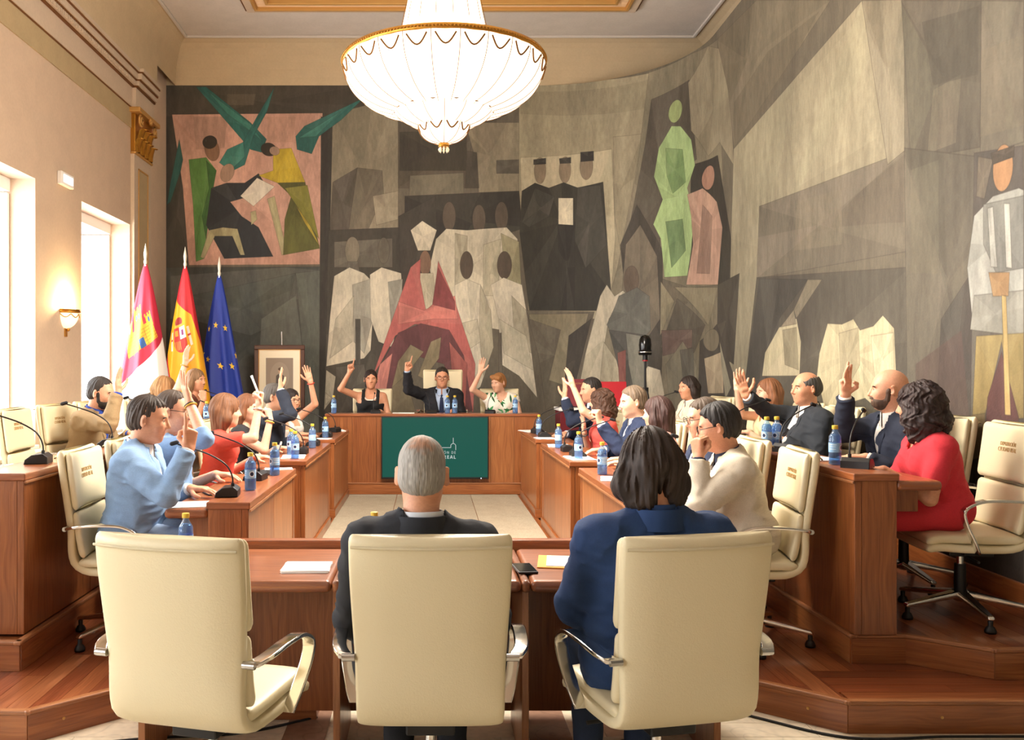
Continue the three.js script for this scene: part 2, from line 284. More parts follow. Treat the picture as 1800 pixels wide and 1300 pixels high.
['#d58d83',0,[2.94,1.63,3.11,1.78,3.02,1.24,2.84,0.85,2.76,0.89]],
['#b06660',0,[3.89,1.94,4.14,1.63,4.11,1,3.97,0.89,3.93,1.47]],
['#8f8468',0,[3.19,1.67,3.36,1.9,3.54,1.8,3.41,1.63,3.23,1.16,3.11,0.89,3,0.89]],
['#94886c',0,[3.64,1.94,3.78,2,3.75,1.71,3.54,1.43,3.46,1.47]],
['#7d735c',0,[3.03,1.24,3.28,1.47,3.46,0.89,3.03,0.86]],
['#8a7c68',2,[5.14,4.29,0.08,0.18,0]],
['#8a7c68',2,[5.48,4.29,0.08,0.18,0]],
['#8a7c68',2,[5.77,4.32,0.09,0.18,0]],
['#3a3834',0,[5.05,4.44,5.22,4.46,5.22,4.38,5.05,4.37]],
['#33312e',0,[5.69,4.52,5.87,4.52,5.87,4.39,5.69,4.39]],
['#3a3834',0,[5.4,4.45,5.56,4.46,5.56,4.38,5.41,4.38]],
['#37362f',0,[4.89,4.01,5.07,4.12,5.26,4.05,5.46,4.12,5.65,4.04,6,4.09,6.06,3.24,6.13,2.35,4.99,2.37,4.86,3.43]],
['#44433d',0,[5.07,4.05,5.34,3.93,5.26,3.66,4.99,3.51,4.89,3.58]],
['#4a4942',0,[5.65,4.04,5.96,4.05,6.05,3.24,5.76,2.94,5.61,3.34]],
['#2e2d29',0,[5.38,3.54,5.61,3.53,5.61,2.37,5.42,2.37]],
['#ddd5bc',0,[5.39,3.91,5.59,3.9,5.59,3.53,5.39,3.55]],
['#c9c2ac',0,[5.96,2.55,6.05,2.7,6.16,2.54,6.28,2.61,6.36,2.53,6.08,2.24,6.01,1.86,6.28,1.55,6.25,1.02,5.61,1.01,5.76,1.78]],
['#b5ae98',0,[6.01,1.93,6.28,1.55,6.28,1.02,5.92,1.01]],
['#cdc6b0',0,[6.57,1.62,6.84,1.55,6.95,1.04,6.57,0.95]],
['#6b5f52',2,[6.4,2.74,0.11,0.19,0]],
['#6f7069',0,[6.22,2.54,6.48,2.64,6.67,2.51,6.69,2.07,6.61,2,6.12,2.05,6.05,2.16,6.16,2.39]],
['#4d4e4a',0,[6.08,2.09,6.66,2,6.66,1.62,6.32,1.17,6.2,1.63]],
['#85857a',0,[6.32,2.04,6.53,2,6.66,1.18,6.48,1.06,6.36,1.63]],
['#7f4f49',0,[6.2,1.78,6.32,1.82,6.32,1.25,6.24,1.17]],
['#9fb07a',2,[7.1,4.82,0.12,0.14,0.2]],
['#a7c389',0,[7.03,4.65,7.19,4.61,7.4,4.39,7.48,4.06,7.32,3.81,7.46,3.44,7.4,3.02,7.32,2.72,6.91,2.74,6.85,3.24,6.73,3.44,6.88,3.74,6.74,4.06,6.82,4.42]],
['#7c9a66',0,[6.93,4.39,7.23,4.31,7.29,3.89,7.05,3.79,6.95,4.03]],
['#6f8a60',0,[6.93,3.45,7.23,3.44,7.29,3.04,7.03,2.85]],
['#a5806e',2,[7.83,3.83,0.19,0.14,0.1]],
['#bb9a88',0,[7.32,3.73,7.66,3.74,8.11,3.49,8.32,3.16,8.15,2.53,7.3,2.61,7.44,3.09,7.4,3.45]],
['#957a6c',0,[7.66,3.54,7.94,3.35,7.86,2.69,7.52,2.73,7.59,3.14]],
['#77705f',2,[7.94,1.9,0.26,0.13,0]],
['#a89a82',0,[7.7,1.69,8.32,1.76,8.36,1.29,7.81,1.27]],
['#8e8a78',0,[8.22,1.88,8.63,1.36,8.43,1.23,8.28,1.61]],
['#b5ad90',0,[9.67,1.72,10.04,1.95,10.45,2.01,10.55,1.8,10.52,1.5,9.59,1.49]],
['#8d866f',0,[10.12,1.92,10.45,1.93,10.5,1.55,10.18,1.6]],
['#8a8270',0,[10.07,1.95,10.39,2.09,10.45,1.96]],
['#bdb595',0,[10.94,1.69,11.1,1.93,11.36,1.91,11.56,1.94,11.67,1.85,11.88,1.87,12.02,1.94,12.18,1.84,12.21,1.51,12.09,1.21,11.75,1.34,11.05,1.22,10.89,1.5]],
['#a39b80',0,[11.31,1.84,11.64,1.87,11.67,1.59,11.36,1.33]],
['#c7bf9f',0,[11.84,1.8,12.17,1.81,12.18,1.55,11.92,1.38]],
['#a9825e',2,[13.39,2.68,0.09,0.13,0]],
['#4a4238',0,[13.28,2.79,13.49,2.78,13.49,2.72,13.3,2.72]],
['#a3a59e',0,[13.3,2.54,13.53,2.54,13.57,2.52,13.57,1.83,13.11,1.8,13.05,2.16,13.12,2.46]],
['#7f807a',0,[13.21,2.51,13.57,2.49,13.57,2.1,13.33,2.1,13.21,2.28]],
['#b5b6ae',0,[13.25,2.48,13.3,2.48,13.34,2.13,13.28,2.14]],
['#b5b6ae',0,[13.4,2.48,13.45,2.47,13.47,2.11,13.42,2.12]],
['#8f8f86',0,[13.12,1.99,13.57,1.98,13.57,1.73,13.08,1.79]],
['#a5855f',0,[13.26,2.11,13.45,2.09,13.44,1.96,13.3,1.97]],
['#8d7d52',0,[13.14,1.75,13.57,1.75,13.57,1.29,13.48,1.28,13.38,1.71,13.19,1.19,13.1,1.25]],
['#5d3f3c',0,[13.25,1.39,13.38,1.65,13.53,1.29,13.5,1.11,13.21,1.05]],
['#b7a06a',0,[13.38,1.97,13.42,1.96,13.46,1.3,13.41,1.3]],
['#77684a',0,[13.08,1.28,13.23,1.3,13.21,1.05,13.05,1]]
];
// ---------- the room: platforms, walls, windows, ceiling ----------
const XL = -3.62, ZB = -12.2, ZF = 3.4, T1 = 0.14, T2 = 0.28, CEIL = 6.0, CORN = 5.19, MURTOP = 5.46;
// marble floor at the lowest level
{
  const fl = structGroup('floor');
  mesh('floor_bed', span(-4.4, 4.4, -0.2, -0.012, ZF, ZB - 0.3, 'z', 0), M.floorBase, fl);
  const L = 0.9, W = 0.3;
  for (let i = 0; i < 12; i++) for (let j = 0; j < 5; j++) {
    const z1 = -2.7 - i * W * 0.5, x0 = -2.4 + j * L + (i % 2 ? 0.45 : 0);
    if (i < 11) mesh('floor_tile', span(x0 + 0.0015, x0 + L - 0.0015, -0.02, 0, z1 - 0.0015, z1 - W * 0.5 + 0.0015, 'x', 0), M.marble, fl);
  }
  mesh('floor_field', span(-4.4, 4.4, -0.012, 0, ZF, -2.7, 'x', 0), M.marble, fl);
  mesh('floor_field', span(-4.4, -1.95, -0.012, 0, -2.7, -4.2, 'x', 0), M.marble, fl); mesh('floor_field', span(2.55, 4.4, -0.012, 0, -2.7, -4.2, 'x', 0), M.marble, fl);
  mesh('floor_border', span(-0.62, -0.44, 0, 0.003, -3.5, -4.25, 'z', 0), M.marbleBrown, fl); mesh('floor_border', span(0.42, 0.6, 0, 0.003, -3.5, -4.25, 'z', 0), M.marbleBrown, fl);
}
// first platform: outline in plan, with wooden risers, nosing and planks
const plat1 = [[XL, -3.68], [-1.667, -3.68], [-1.08, -4.24], [1.1, -4.36], [1.786, -3.79], [4.0, -3.79], [4.0, ZB], [XL, ZB]];
function platform(name, poly, y0, y1, edges, label) {
  const o = structGroup(name);
  mesh('platform_core', prism(poly.map((p) => p), y1 - 0.014, y1 - y0 - 0.014, 'x'), M.wood[1], o);
  for (const [i, w] of edges) {
    const a = poly[i], b = poly[(i + 1) % poly.length], dx = b[0] - a[0], dz = b[1] - a[1], l = Math.hypot(dx, dz);
    const g = box(l + 0.004, y1 - y0 - 0.018, 0.018, 0, y0, 0, 'x', 0.002), n = box(l + 0.03, 0.022, 0.04, 0, y1 - 0.021, -0.008, 'x', 0.009);
    for (const q of [g, n]) { q.rotateY(-Math.atan2(dz, dx)); q.translate((a[0] + b[0]) / 2, 0, (a[1] + b[1]) / 2); }
    mesh('riser', g, M.wood[i % 3], o); mesh('nosing', n, M.woodEdge, o);
    if (l > 0.5) for (const t of [0.18, 0.82]) { const s = new THREE.SphereGeometry(0.007, 8, 6); s.scale(1, 1, 0.5); s.rotateY(-Math.atan2(dz, dx)); const nx = -dz / l, nz = dx / l; s.translate(a[0] + dx * t + nx * 0.0095, (y0 + y1) / 2, a[1] + dz * t + nz * 0.0095); mesh('screw_cap', s, M.goldMatte, o); }
  }
  return o;
}
function planks(parent, poly, y, x0, x1, z0, z1, along, w, seed) {
  const r = rng(seed);
  const a0 = along === 'z' ? x0 : z0, a1 = along === 'z' ? x1 : z1, b0 = along === 'z' ? z0 : x0, b1 = along === 'z' ? z1 : x1;
  for (let a = a0; a < a1 - 0.001; a += w) {
    let b = b0 - r() * 0.9;
    while (b < b1) {
      const len = 0.8 + r() * 0.7, c0 = Math.max(b, b0) + 0.0008, c1 = Math.min(b + len, b1) - 0.0008, d0 = a + 0.0008, d1 = Math.min(a + w, a1) - 0.0008;
      b += len; if (c1 - c0 < 0.03) continue;
      const cut = along === 'z' ? clipPoly(poly, d0, d1, c0, c1) : clipPoly(poly, c0, c1, d0, d1);
      if (cut) mesh('plank', prism(cut, y, 0.014, along), M.plank[Math.floor(r() * 5)], parent);
    }
  }
}
{
  const o = platform('floor_platform', plat1, 0, T1, [[0], [1], [2], [3], [4]]);
  planks(o, plat1, T1, -1.95, -0.9, -7.2, -3.6, 'z', 0.092, 11);
  planks(o, plat1, T1, -2.6, -1.95, -4.35, -3.6, 'z', 0.092, 13);
  planks(o, plat1, T1, 0.95, 1.79, -7.2, -3.7, 'z', 0.092, 12);
  planks(o, plat1, T1, 1.79, 2.05, -7.2, -4.16, 'z', 0.092, 15);
  planks(o, plat1, T1, 1.79, 3.5, -4.16, -3.7, 'x', 0.092, 14);
  planks(o, plat1, T1, 2.05, 2.6, -4.45, -4.16, 'x', 0.092, 19);
  // beige boards laid between the desks
  for (const [a, b, k] of [[-0.9, -0.365, 0], [-0.36, 0.455, 1], [0.46, 0.985, 0]]) for (const [z0, z1] of [[-4.5, -7.0], [-7.006, -9.98]]) mesh('carpet_board', span(a, b, T1, T1 + 0.012, z0, z1, 'z', 0.003), M.carpet[k], o);
  mesh('floor_strip', span(-0.92, 1.03, T1 - 0.005, T1 + 0.006, -4.45, -10.0, 'z', 0), M.wood[1], o);
}
// second platform, window side, mural side and behind the presidency
const plat2L = [[XL, -4.16], [-1.92, -4.16], [-1.92, -10.55], [XL, -10.55]], plat2R = [[2.03, -4.27], [2.29, -4.27], [2.577, -4.05], [3.6, -4.05], [3.6, -10.55], [2.03, -10.55]], plat2B = [[XL, -10.55], [3.6, -10.55], [3.6, ZB], [XL, ZB]];
{
  const a = platform('floor_upper_platform', plat2L, T1, T2, [[0], [1]]); planks(a, plat2L, T2, -3.6, -2.3, -7.5, -4.16, 'z', 0.13, 16);
  const b = platform('floor_upper_platform', plat2R, T1, T2, [[0], [1], [2], [5]]); planks(b, plat2R, T2, 2.2, 3.3, -7.6, -4.05, 'z', 0.092, 17);
  platform('floor_upper_platform', plat2B, T1, T2, [[0]]);
}
// window wall: solid piers, sill zone and head, deep reveals
const wins = [[-9.23, -10.72], [-6.66, -8.15], [-4.09, -5.58], [-1.52, -3.01], [1.05, -0.44]];   // near and far jamb
const WY0 = 0.83, WY1 = 3.306, XO = -4.42;
{
  const w = structGroup('wall_left');
  const zs = [ZF, ...wins.slice().reverse().flatMap(([a, b]) => [a, b]), ZB - 0.3];
  for (let i = 0; i < zs.length; i += 2) mesh('wall_pier', span(XO, XL, 0, CEIL, zs[i], zs[i + 1], 'z', 0), M.wall, w);
  for (const [a, b] of wins) { mesh('wall_head', span(XO, XL, WY1, CEIL, a, b, 'z', 0), M.wall, w); mesh('wall_apron', span(XO, XL, 0, WY0, a, b, 'z', 0), M.wall, w); }
  const band = (y0, y1, p, m, n, z0 = ZF, z1 = -11.4) => mesh(n, span(XL - 0.02, XL + p, y0, y1, z0, z1, 'z', 0), m, w);
  const orders = [[4.48, 4.715, 0.012, M.wallOlive], [4.715, 4.73, 0.02, M.trimBrown], [4.73, 4.96, 0.03, M.trim], [4.96, 4.985, 0.05, M.trimBrown], [4.985, 5.04, 0.07, M.trim], [5.04, 5.06, 0.085, M.trimBrown], [5.06, 5.13, 0.1, M.trim], [5.13, 5.15, 0.11, M.trimBrown], [5.15, CORN, 0.125, M.trim]];
  for (const [y0, y1, p, m] of orders) { band(y0, y1, p, m, 'cornice_moulding'); if (y0 > 4.7) band(y0, y1, p + 0.045, m, 'cornice_break', -10.72, -11.42); }
  // fine dentils along the cornice
  const d = []; for (let z = ZF; z > -11.4; z -= 0.045) if (z < -5) d.push(span(XL + 0.06, XL + 0.083, 4.992, 5.034, z, z - 0.026, 'z', 0));
  const dm = mesh('dentil_row', d, M.trim, w); dm.userData.kind = 'stuff';
}
// windows: frame, glass, folded shutters, deep in the wall
wins.forEach(([a, b], k) => {
  const w = structGroup('window_' + (k + 1)), xf = XO + 0.06, zm = (a + b) / 2;
  const fr = []; fr.push(span(xf - 0.04, xf + 0.04, WY0, WY0 + 0.09, a, b, 'z', 0.004), span(xf - 0.04, xf + 0.04, WY1 - 0.12, WY1, a, b, 'z', 0.004));
  for (const z of [a - 0.05, b + 0.05, zm]) fr.push(span(xf - 0.038, xf + 0.038, WY0 + 0.09, WY1 - 0.12, z - 0.05, z + 0.05, 'y', 0.004));
  for (const y of [1.75, 2.55]) fr.push(span(xf - 0.02, xf + 0.02, y - 0.02, y + 0.02, a, b, 'z', 0.003));
  mesh('window_frame', fr, M.whitePaint, w);
  for (const [z0, z1] of [[a - 0.1, zm + 0.05], [zm - 0.05, b + 0.1]]) for (const [y0, y1] of [[WY0 + 0.09, 1.73], [1.77, 2.53], [2.57, WY1 - 0.12]]) mesh('window_pane', span(xf - 0.004, xf + 0.004, y0, y1, z0, z1, 'z', 0), M.glass, w);
  mesh('window_sill', span(xf + 0.04, XL + 0.04, WY0, WY0 + 0.035, a, b, 'z', 0.006), M.whitePaint, w);
  mesh('window_reveal_head', span(xf, XL - 0.23, WY1 - 0.12, WY1, a, b, 'z', 0.003), M.whitePaint, w);
  for (const [z, s] of [[b + 0.03, 1], [a - 0.03, -1]]) {   // panelled shutter leaves folded into the reveal
    const x0 = xf + 0.05, x1 = XL - 0.235, lf = new THREE.Group(); lf.name = 'shutter_leaf'; w.add(lf);
    mesh('leaf_board', span(x0, x1, WY0 + 0.04, 3.17, z - 0.02, z + 0.02, 'y', 0.004), M.whitePaint, lf);
    for (const [y0, y1] of [[1.0, 1.55], [1.66, 2.68], [2.79, 3.07]]) {
      const t = 0.022, zz = z + s * 0.02, xa = x0 + 0.09, xb = x1 - 0.09;
      mesh('leaf_moulding', [span(xa, xb, y0, y0 + t, zz - 0.008, zz + 0.008, 'x', 0.004), span(xa, xb, y1 - t, y1, zz - 0.008, zz + 0.008, 'x', 0.004), span(xa, xa + t, y0 + t, y1 - t, zz - 0.008, zz + 0.008, 'y', 0.004), span(xb - t, xb, y0 + t, y1 - t, zz - 0.008, zz + 0.008, 'y', 0.004)], M.whitePaint, lf);
      mesh('leaf_panel', span(xa + 0.045, xb - 0.045, y0 + 0.05, y1 - 0.05, zz - 0.004, zz + 0.004, 'y', 0.003), M.whitePaint, lf);
    }
  }
  const L = new THREE.RectAreaLight(new THREE.Color(0.95, 0.98, 1), DAYLIGHT, 1.3, WY1 - WY0 - 0.3); L.position.set(xf + 0.12, (WY0 + WY1) / 2, zm); L.lookAt(10, (WY0 + WY1) / 2, zm); L.name = 'window_daylight'; scene.add(L);
});
// white marble-topped heating cover under the windows
{
  const o = structGroup('trim_1');
  mesh('heating_cover', span(XL, XL + 0.16, T2, WY0 - 0.03, -4.3, -10.7, 'z', 0.004), M.whitePaint, o);
  mesh('marble_shelf', span(XL, XL + 0.2, WY0 - 0.03, WY0 + 0.004, -4.3, -10.72, 'z', 0.006), M.marble, o);
}
// pilaster with gilded capital beside the mural
{
  const o = structGroup('trim_2'), x = XL, z0 = -10.75, z1 = -11.4;
  mesh('pilaster_shaft', span(x - 0.01, x + 0.045, T2, 4.2, z0, z1, 'y', 0.004), M.trim, o);
  const f = 0.018, pz0 = z0 - 0.14, pz1 = z1 + 0.14;
  mesh('pilaster_panel', span(x + 0.044, x + 0.047, 0.9, 4.02, pz0, pz1, 'y', 0), M.wallOlive, o);
  mesh('pilaster_bead', [span(x + 0.04, x + 0.056, 0.9, 4.02, pz0, pz0 - f, 'y', 0.004), span(x + 0.04, x + 0.056, 0.9, 4.02, pz1, pz1 + f, 'y', 0.004), span(x + 0.04, x + 0.056, 4.0, 4.02, pz0, pz1, 'z', 0.004)], M.goldMatte, o);
  mesh('capital_necking', span(x, x + 0.065, 4.17, 4.2, z0 + 0.02, z1 - 0.02, 'z', 0.01), M.goldMatte, o);
  mesh('capital_bell', span(x, x + 0.06, 4.2, 4.66, z0 + 0.01, z1 - 0.01, 'z', 0.01), M.gold, o);
  mesh('capital_abacus', span(x, x + 0.14, 4.66, 4.72, z0 + 0.08, z1 - 0.08, 'z', 0.012), M.goldMatte, o);
  const leaf = (zc, y0, y1, w, out) => {   // an acanthus leaf that curls outwards at its tip
    const g = new THREE.PlaneGeometry(1, 1, 8, 12), p = g.attributes.position;
    for (let i = 0; i < p.count; i++) { const s = p.getX(i) * 2, t = p.getY(i) + 0.5, ww = w * (0.55 + 0.6 * Math.sin(t * 2.6)) * (1 - 0.55 * t * t * t), lobes = 1 + 0.10 * Math.sin(t * 22); const bend = t > 0.7 ? (t - 0.7) / 0.3 : 0; p.setXYZ(i, x + 0.062 + 0.03 * (1 - s * s) + out * t * t + 0.02 * bend - 0.012 * Math.abs(Math.sin(s * 5)), y0 + (y1 - y0) * (t - 0.28 * bend * bend), zc + s * ww * lobes * 0.5); }
    g.computeVertexNormals(); return plainGeo(g);
  };
  for (let i = 0; i < 4; i++) mesh('acanthus_leaf', leaf(z0 - 0.08 - i * 0.163, 4.2, 4.42, 0.17, 0.05), M.gold, o);
  for (let i = 0; i < 3; i++) mesh('acanthus_leaf', leaf(z0 - 0.162 - i * 0.163, 4.3, 4.56, 0.17, 0.07), M.gold, o);
  for (const s of [0, 1]) {   // corner volutes
    const c = [], zc = s ? z1 + 0.06 : z0 - 0.06; for (let k = 0; k <= 30; k++) { const a = k / 30 * 4.2 * PI, r = 0.075 * (1 - k / 34); c.push(V(x + 0.105 + 0.02 * k / 30, 4.575 + r * Math.cos(a), zc + (s ? -1 : 1) * r * Math.sin(a))); }
    mesh('capital_volute', tube(c, 0.014, 60, 8), M.goldMatte, o);
  }
  const rose = []; for (let k = 0; k < 6; k++) { const s = new THREE.SphereGeometry(0.02, 8, 6); s.translate(x + 0.14, 4.64 + 0.025 * Math.sin(k * PI / 3), (z0 + z1) / 2 + 0.025 * Math.cos(k * PI / 3)); rose.push(s); } mesh('capital_rosette', rose, M.goldMatte, o);
}
// back wall, far wall behind the camera, side wall behind the mural, ceiling with cove and gilded frame
struct('wall_back', span(-4.4, 4.3, 0, CEIL + 0.1, ZB - 0.02, ZB - 0.3, 'x', 0), M.cove);
struct('wall_front', span(-4.4, 4.3, 0, CEIL + 0.1, ZF, ZF + 0.25, 'x', 0), M.wall);
struct('wall_right', span(3.92, 4.2, 0, CEIL + 0.1, ZF, ZB - 0.3, 'z', 0), M.cove);
struct('ceiling', span(-4.4, 4.3, CEIL, CEIL + 0.2, ZF + 0.2, ZB - 0.3, 'x', 0), M.ceiling);
{
  const o = structGroup('trim_3'), pos = [], N = 8;
  const loop = (t) => { const h = mixf(MURTOP, CEIL, Math.sin(t * PI / 2)), c = 0.375 * (1 - Math.cos(t * PI / 2)); return [[-3.495 + c * 0.67, h, ZF], [-3.495 + c * 0.67, h, ZB + c], [3.9 - c, h, ZB + c], [3.9 - c, h, ZF]]; };
  for (let i = 0; i < N; i++) { const a = loop(i / N), b = loop((i + 1) / N); for (let k = 0; k < 3; k++) pos.push(...a[k], ...a[k + 1], ...b[k + 1], ...a[k], ...b[k + 1], ...b[k]); }
  { const a = [-3.5, CORN, ZF], b = [-3.5, CORN, -11.4], c = [-3.495, MURTOP, -11.4], d = [-3.495, MURTOP, ZF]; pos.push(...a, ...b, ...c, ...a, ...c, ...d); }
  const g = new THREE.BufferGeometry(); g.setAttribute('position', new THREE.Float32BufferAttribute(pos, 3)); g.computeVertexNormals(); metricUV(g, 'x');
  mesh('ceiling_cove', g, std({ color: '#c9b594', map: plasterMap, roughness: 0.95, side: THREE.DoubleSide }), o);
  const e = 0.012; mesh('ceiling_bead', [span(-3.25, 3.53, CEIL - 0.03, CEIL, ZB + 0.375 - e, ZB + 0.375 + 0.03, 'x', 0.01), span(-3.25 - e, -3.22, CEIL - 0.03, CEIL, ZF, ZB + 0.375, 'z', 0.01), span(3.5, 3.53 + e, CEIL - 0.03, CEIL, ZF, ZB + 0.375, 'z', 0.01)], M.ceiling, o);
  // rectangular frame on the ceiling round the chandelier
  const fx0 = -2.27, fx1 = 2.56, fz0 = -10.95, fz1 = -1.2, ring = (i, w, d, m, n) => mesh(n, [span(fx0 + i, fx1 - i, CEIL - d, CEIL, fz0 + i, fz0 + i + w, 'x', 0.008), span(fx0 + i, fx1 - i, CEIL - d, CEIL, fz1 - i - w, fz1 - i, 'x', 0.008), span(fx0 + i, fx0 + i + w, CEIL - d, CEIL, fz0 + i + w, fz1 - i - w, 'z', 0.008), span(fx1 - i - w, fx1 - i, CEIL - d, CEIL, fz0 + i + w, fz1 - i - w, 'z', 0.008)], m, o);
  ring(0, 0.03, 0.03, M.trimBrown, 'frame_line'); ring(0.03, 0.11, 0.06, M.trim, 'frame_moulding'); ring(0.14, 0.04, 0.09, M.goldMatte, 'frame_gilding'); ring(0.18, 0.12, 0.05, M.peach, 'frame_band'); ring(0.30, 0.04, 0.08, M.goldMatte, 'frame_gilding');
}
// ---------- the painted, curved wall: angular planes and plain draped figures, laid out in metres along the wall ----------
const CURVE_R = 1.82, S1 = 5.12, S2 = S1 + CURVE_R * PI / 2, S3 = S2 + 5.881;
function muralAt(s, off = 0) {   // plan position and outward offset behind the painted face
  if (s <= S1) return [XL + s, ZB - off];
  if (s <= S2) { const a = (s - S1) / CURVE_R; return [1.5 + (CURVE_R + off) * Math.sin(a), -10.38 - (CURVE_R + off) * Math.cos(a)]; }
  const t = s - S2; return [3.32 - 0.0204 * t + off, -10.38 + t];
}
const MY0 = 0.2, MY1 = MURTOP;
function paintMural(sA, sB) {
  const W = 2048, H = 1536, c = document.createElement('canvas'); c.width = W; c.height = H; const g = c.getContext('2d');
  const X = (s) => (s - sA) / (sB - sA) * W, Y = (y) => (MY1 - y) / (MY1 - MY0) * H, r = rng(31);
  g.fillStyle = '#6a6457'; g.fillRect(0, 0, W, H);
  for (const [col, kind, p] of MURAL) {
    g.fillStyle = col; g.beginPath();
    if (kind === 2) { g.ellipse(X(p[0]), Y(p[1]), Math.abs(X(p[2]) - X(0)), Math.abs(Y(0) - Y(p[3])), p[4], 0, 2 * PI); }
    else for (let i = 0; i < p.length; i += 2) i ? g.lineTo(X(p[i]), Y(p[i + 1])) : g.moveTo(X(p[i]), Y(p[i + 1]));
    g.closePath(); g.globalAlpha = kind === 1 ? 0.55 : 1; g.fill(); g.globalAlpha = 1;
    if (kind === 0) {   // loose facets of paint inside each plane
      g.save(); g.clip(); const n = p.length / 2, at = (i) => [X(p[2 * (i % n)]), Y(p[2 * (i % n) + 1])]; let mx = 0, my = 0; for (let i = 0; i < n; i++) { mx += at(i)[0] / n; my += at(i)[1] / n; }
      for (let i = 0; i < n; i++) { const a = at(i), b = at(i + 1), t = r(), u = r(), s = r(); g.fillStyle = s < 0.5 ? `rgba(20,18,14,${0.03 + 0.07 * r()})` : `rgba(255,246,225,${0.02 + 0.05 * r()})`; g.beginPath(); g.moveTo(a[0], a[1]); g.lineTo(mixf(a[0], b[0], 0.3 + 0.7 * t), mixf(a[1], b[1], 0.3 + 0.7 * t)); g.quadraticCurveTo(mx, my, mixf(a[0], mx, 0.7 + 0.6 * u) + 14 * (s - 0.5), mixf(a[1], my, 0.7 + 0.6 * u)); g.closePath(); g.fill(); }
      g.restore(); g.beginPath(); for (let i = 0; i < p.length; i += 2) i ? g.lineTo(X(p[i]), Y(p[i + 1])) : g.moveTo(X(p[i]), Y(p[i + 1])); g.closePath();
    }
    if (kind !== 1) { g.strokeStyle = 'rgba(30,27,22,0.22)'; g.lineWidth = 2; g.stroke(); }
  }
  // brushwork: dry strokes and scumbles in the ground's tones
  const img = g.getImageData(0, 0, W, H), d = img.data;
  for (let y = 0; y < H; y++) for (let x = 0; x < W; x++) {
    const u = (sA + x / W * (sB - sA)) * 3, v = y / H * 16, i = (y * W + x) * 4;
    const t = 0.80 + 0.14 * n16(u, v * 0.6) + 0.12 * n64(u * 5, v * 1.3) + 0.10 * n256(u * 18, v * 6) + 0.05 * n128(u * 30, v * 40);
    for (let k = 0; k < 3; k++) d[i + k] = clamp(d[i + k] * t, 0, 255);
  }
  g.putImageData(img, 0, 0);
  const t = new THREE.CanvasTexture(c); t.colorSpace = THREE.SRGBColorSpace; return t;
}
{
  const o = structGroup('wall_mural');
  const canvasBump = dataTex(256, (u, v) => { const t = 0.5 * n128(u * 128, v * 128) + 0.5 * n16(u * 16, v * 16); return [t, t, t]; }, { srgb: false, repeat: [8, 6] });
  const panel = (sA, sB, mat, name) => {
    const n = Math.ceil((sB - sA) / 0.12), pos = [], uv = [], quad = (a, b, c, d, ua, ub) => { pos.push(...a, ...b, ...c, ...a, ...c, ...d); uv.push(ua, 0, ub, 0, ub, 1, ua, 0, ub, 1, ua, 1); };
    for (let i = 0; i < n; i++) {
      const s0 = sA + (sB - sA) * i / n, s1 = sA + (sB - sA) * (i + 1) / n, p = muralAt(s0), q = muralAt(s1), P = muralAt(s0, 0.1), Q = muralAt(s1, 0.1), u0 = i / n, u1 = (i + 1) / n;
      quad([p[0], MY0, p[1]], [q[0], MY0, q[1]], [q[0], MY1, q[1]], [p[0], MY1, p[1]], u0, u1);
      quad([p[0], MY1, p[1]], [q[0], MY1, q[1]], [Q[0], MY1, Q[1]], [P[0], MY1, P[1]], u0, u1);
      quad([Q[0], MY0, Q[1]], [P[0], MY0, P[1]], [P[0], MY1, P[1]], [Q[0], MY1, Q[1]], u0, u1);
    }
    const g = new THREE.BufferGeometry(); g.setAttribute('position', new THREE.Float32BufferAttribute(pos, 3)); g.setAttribute('uv', new THREE.Float32BufferAttribute(uv, 2)); g.computeVertexNormals();
    const m = mesh(name, g, mat, o); m.userData.label = 'wide mural of angular grey planes and draped figures'; return m;
  };
  panel(0, 7, std({ color: '#efedea', map: paintMural(0, 7), bumpMap: canvasBump, bumpScale: 0.0015, roughness: 0.7 }), 'mural_canvas');
  panel(7, 14.2, std({ color: '#efedea', map: paintMural(7, 14.2), bumpMap: canvasBump, bumpScale: 0.0015, roughness: 0.7 }), 'mural_canvas');
  panel(14.2, S2 + 13.6, std({ color: '#6b6557', roughness: 0.8 }), 'wall_plain');
  // wooden skirting along the foot of the painted wall
  const sk = []; for (let i = 0; i < 40; i++) { const s0 = S1 + i * (S3 - S1) / 40, s1 = S1 + (i + 1) * (S3 - S1) / 40, a = muralAt(s0, -0.01), b = muralAt(s1, -0.01), dx = b[0] - a[0], dz = b[1] - a[1], g = box(Math.hypot(dx, dz) + 0.01, 0.12, 0.02, 0, T2, 0, 'x', 0.004); g.rotateY(-Math.atan2(dz, dx)); g.translate((a[0] + b[0]) / 2, 0, (a[1] + b[1]) / 2); sk.push(g); }
  mesh('skirting', sk, M.wood[1], o);
}
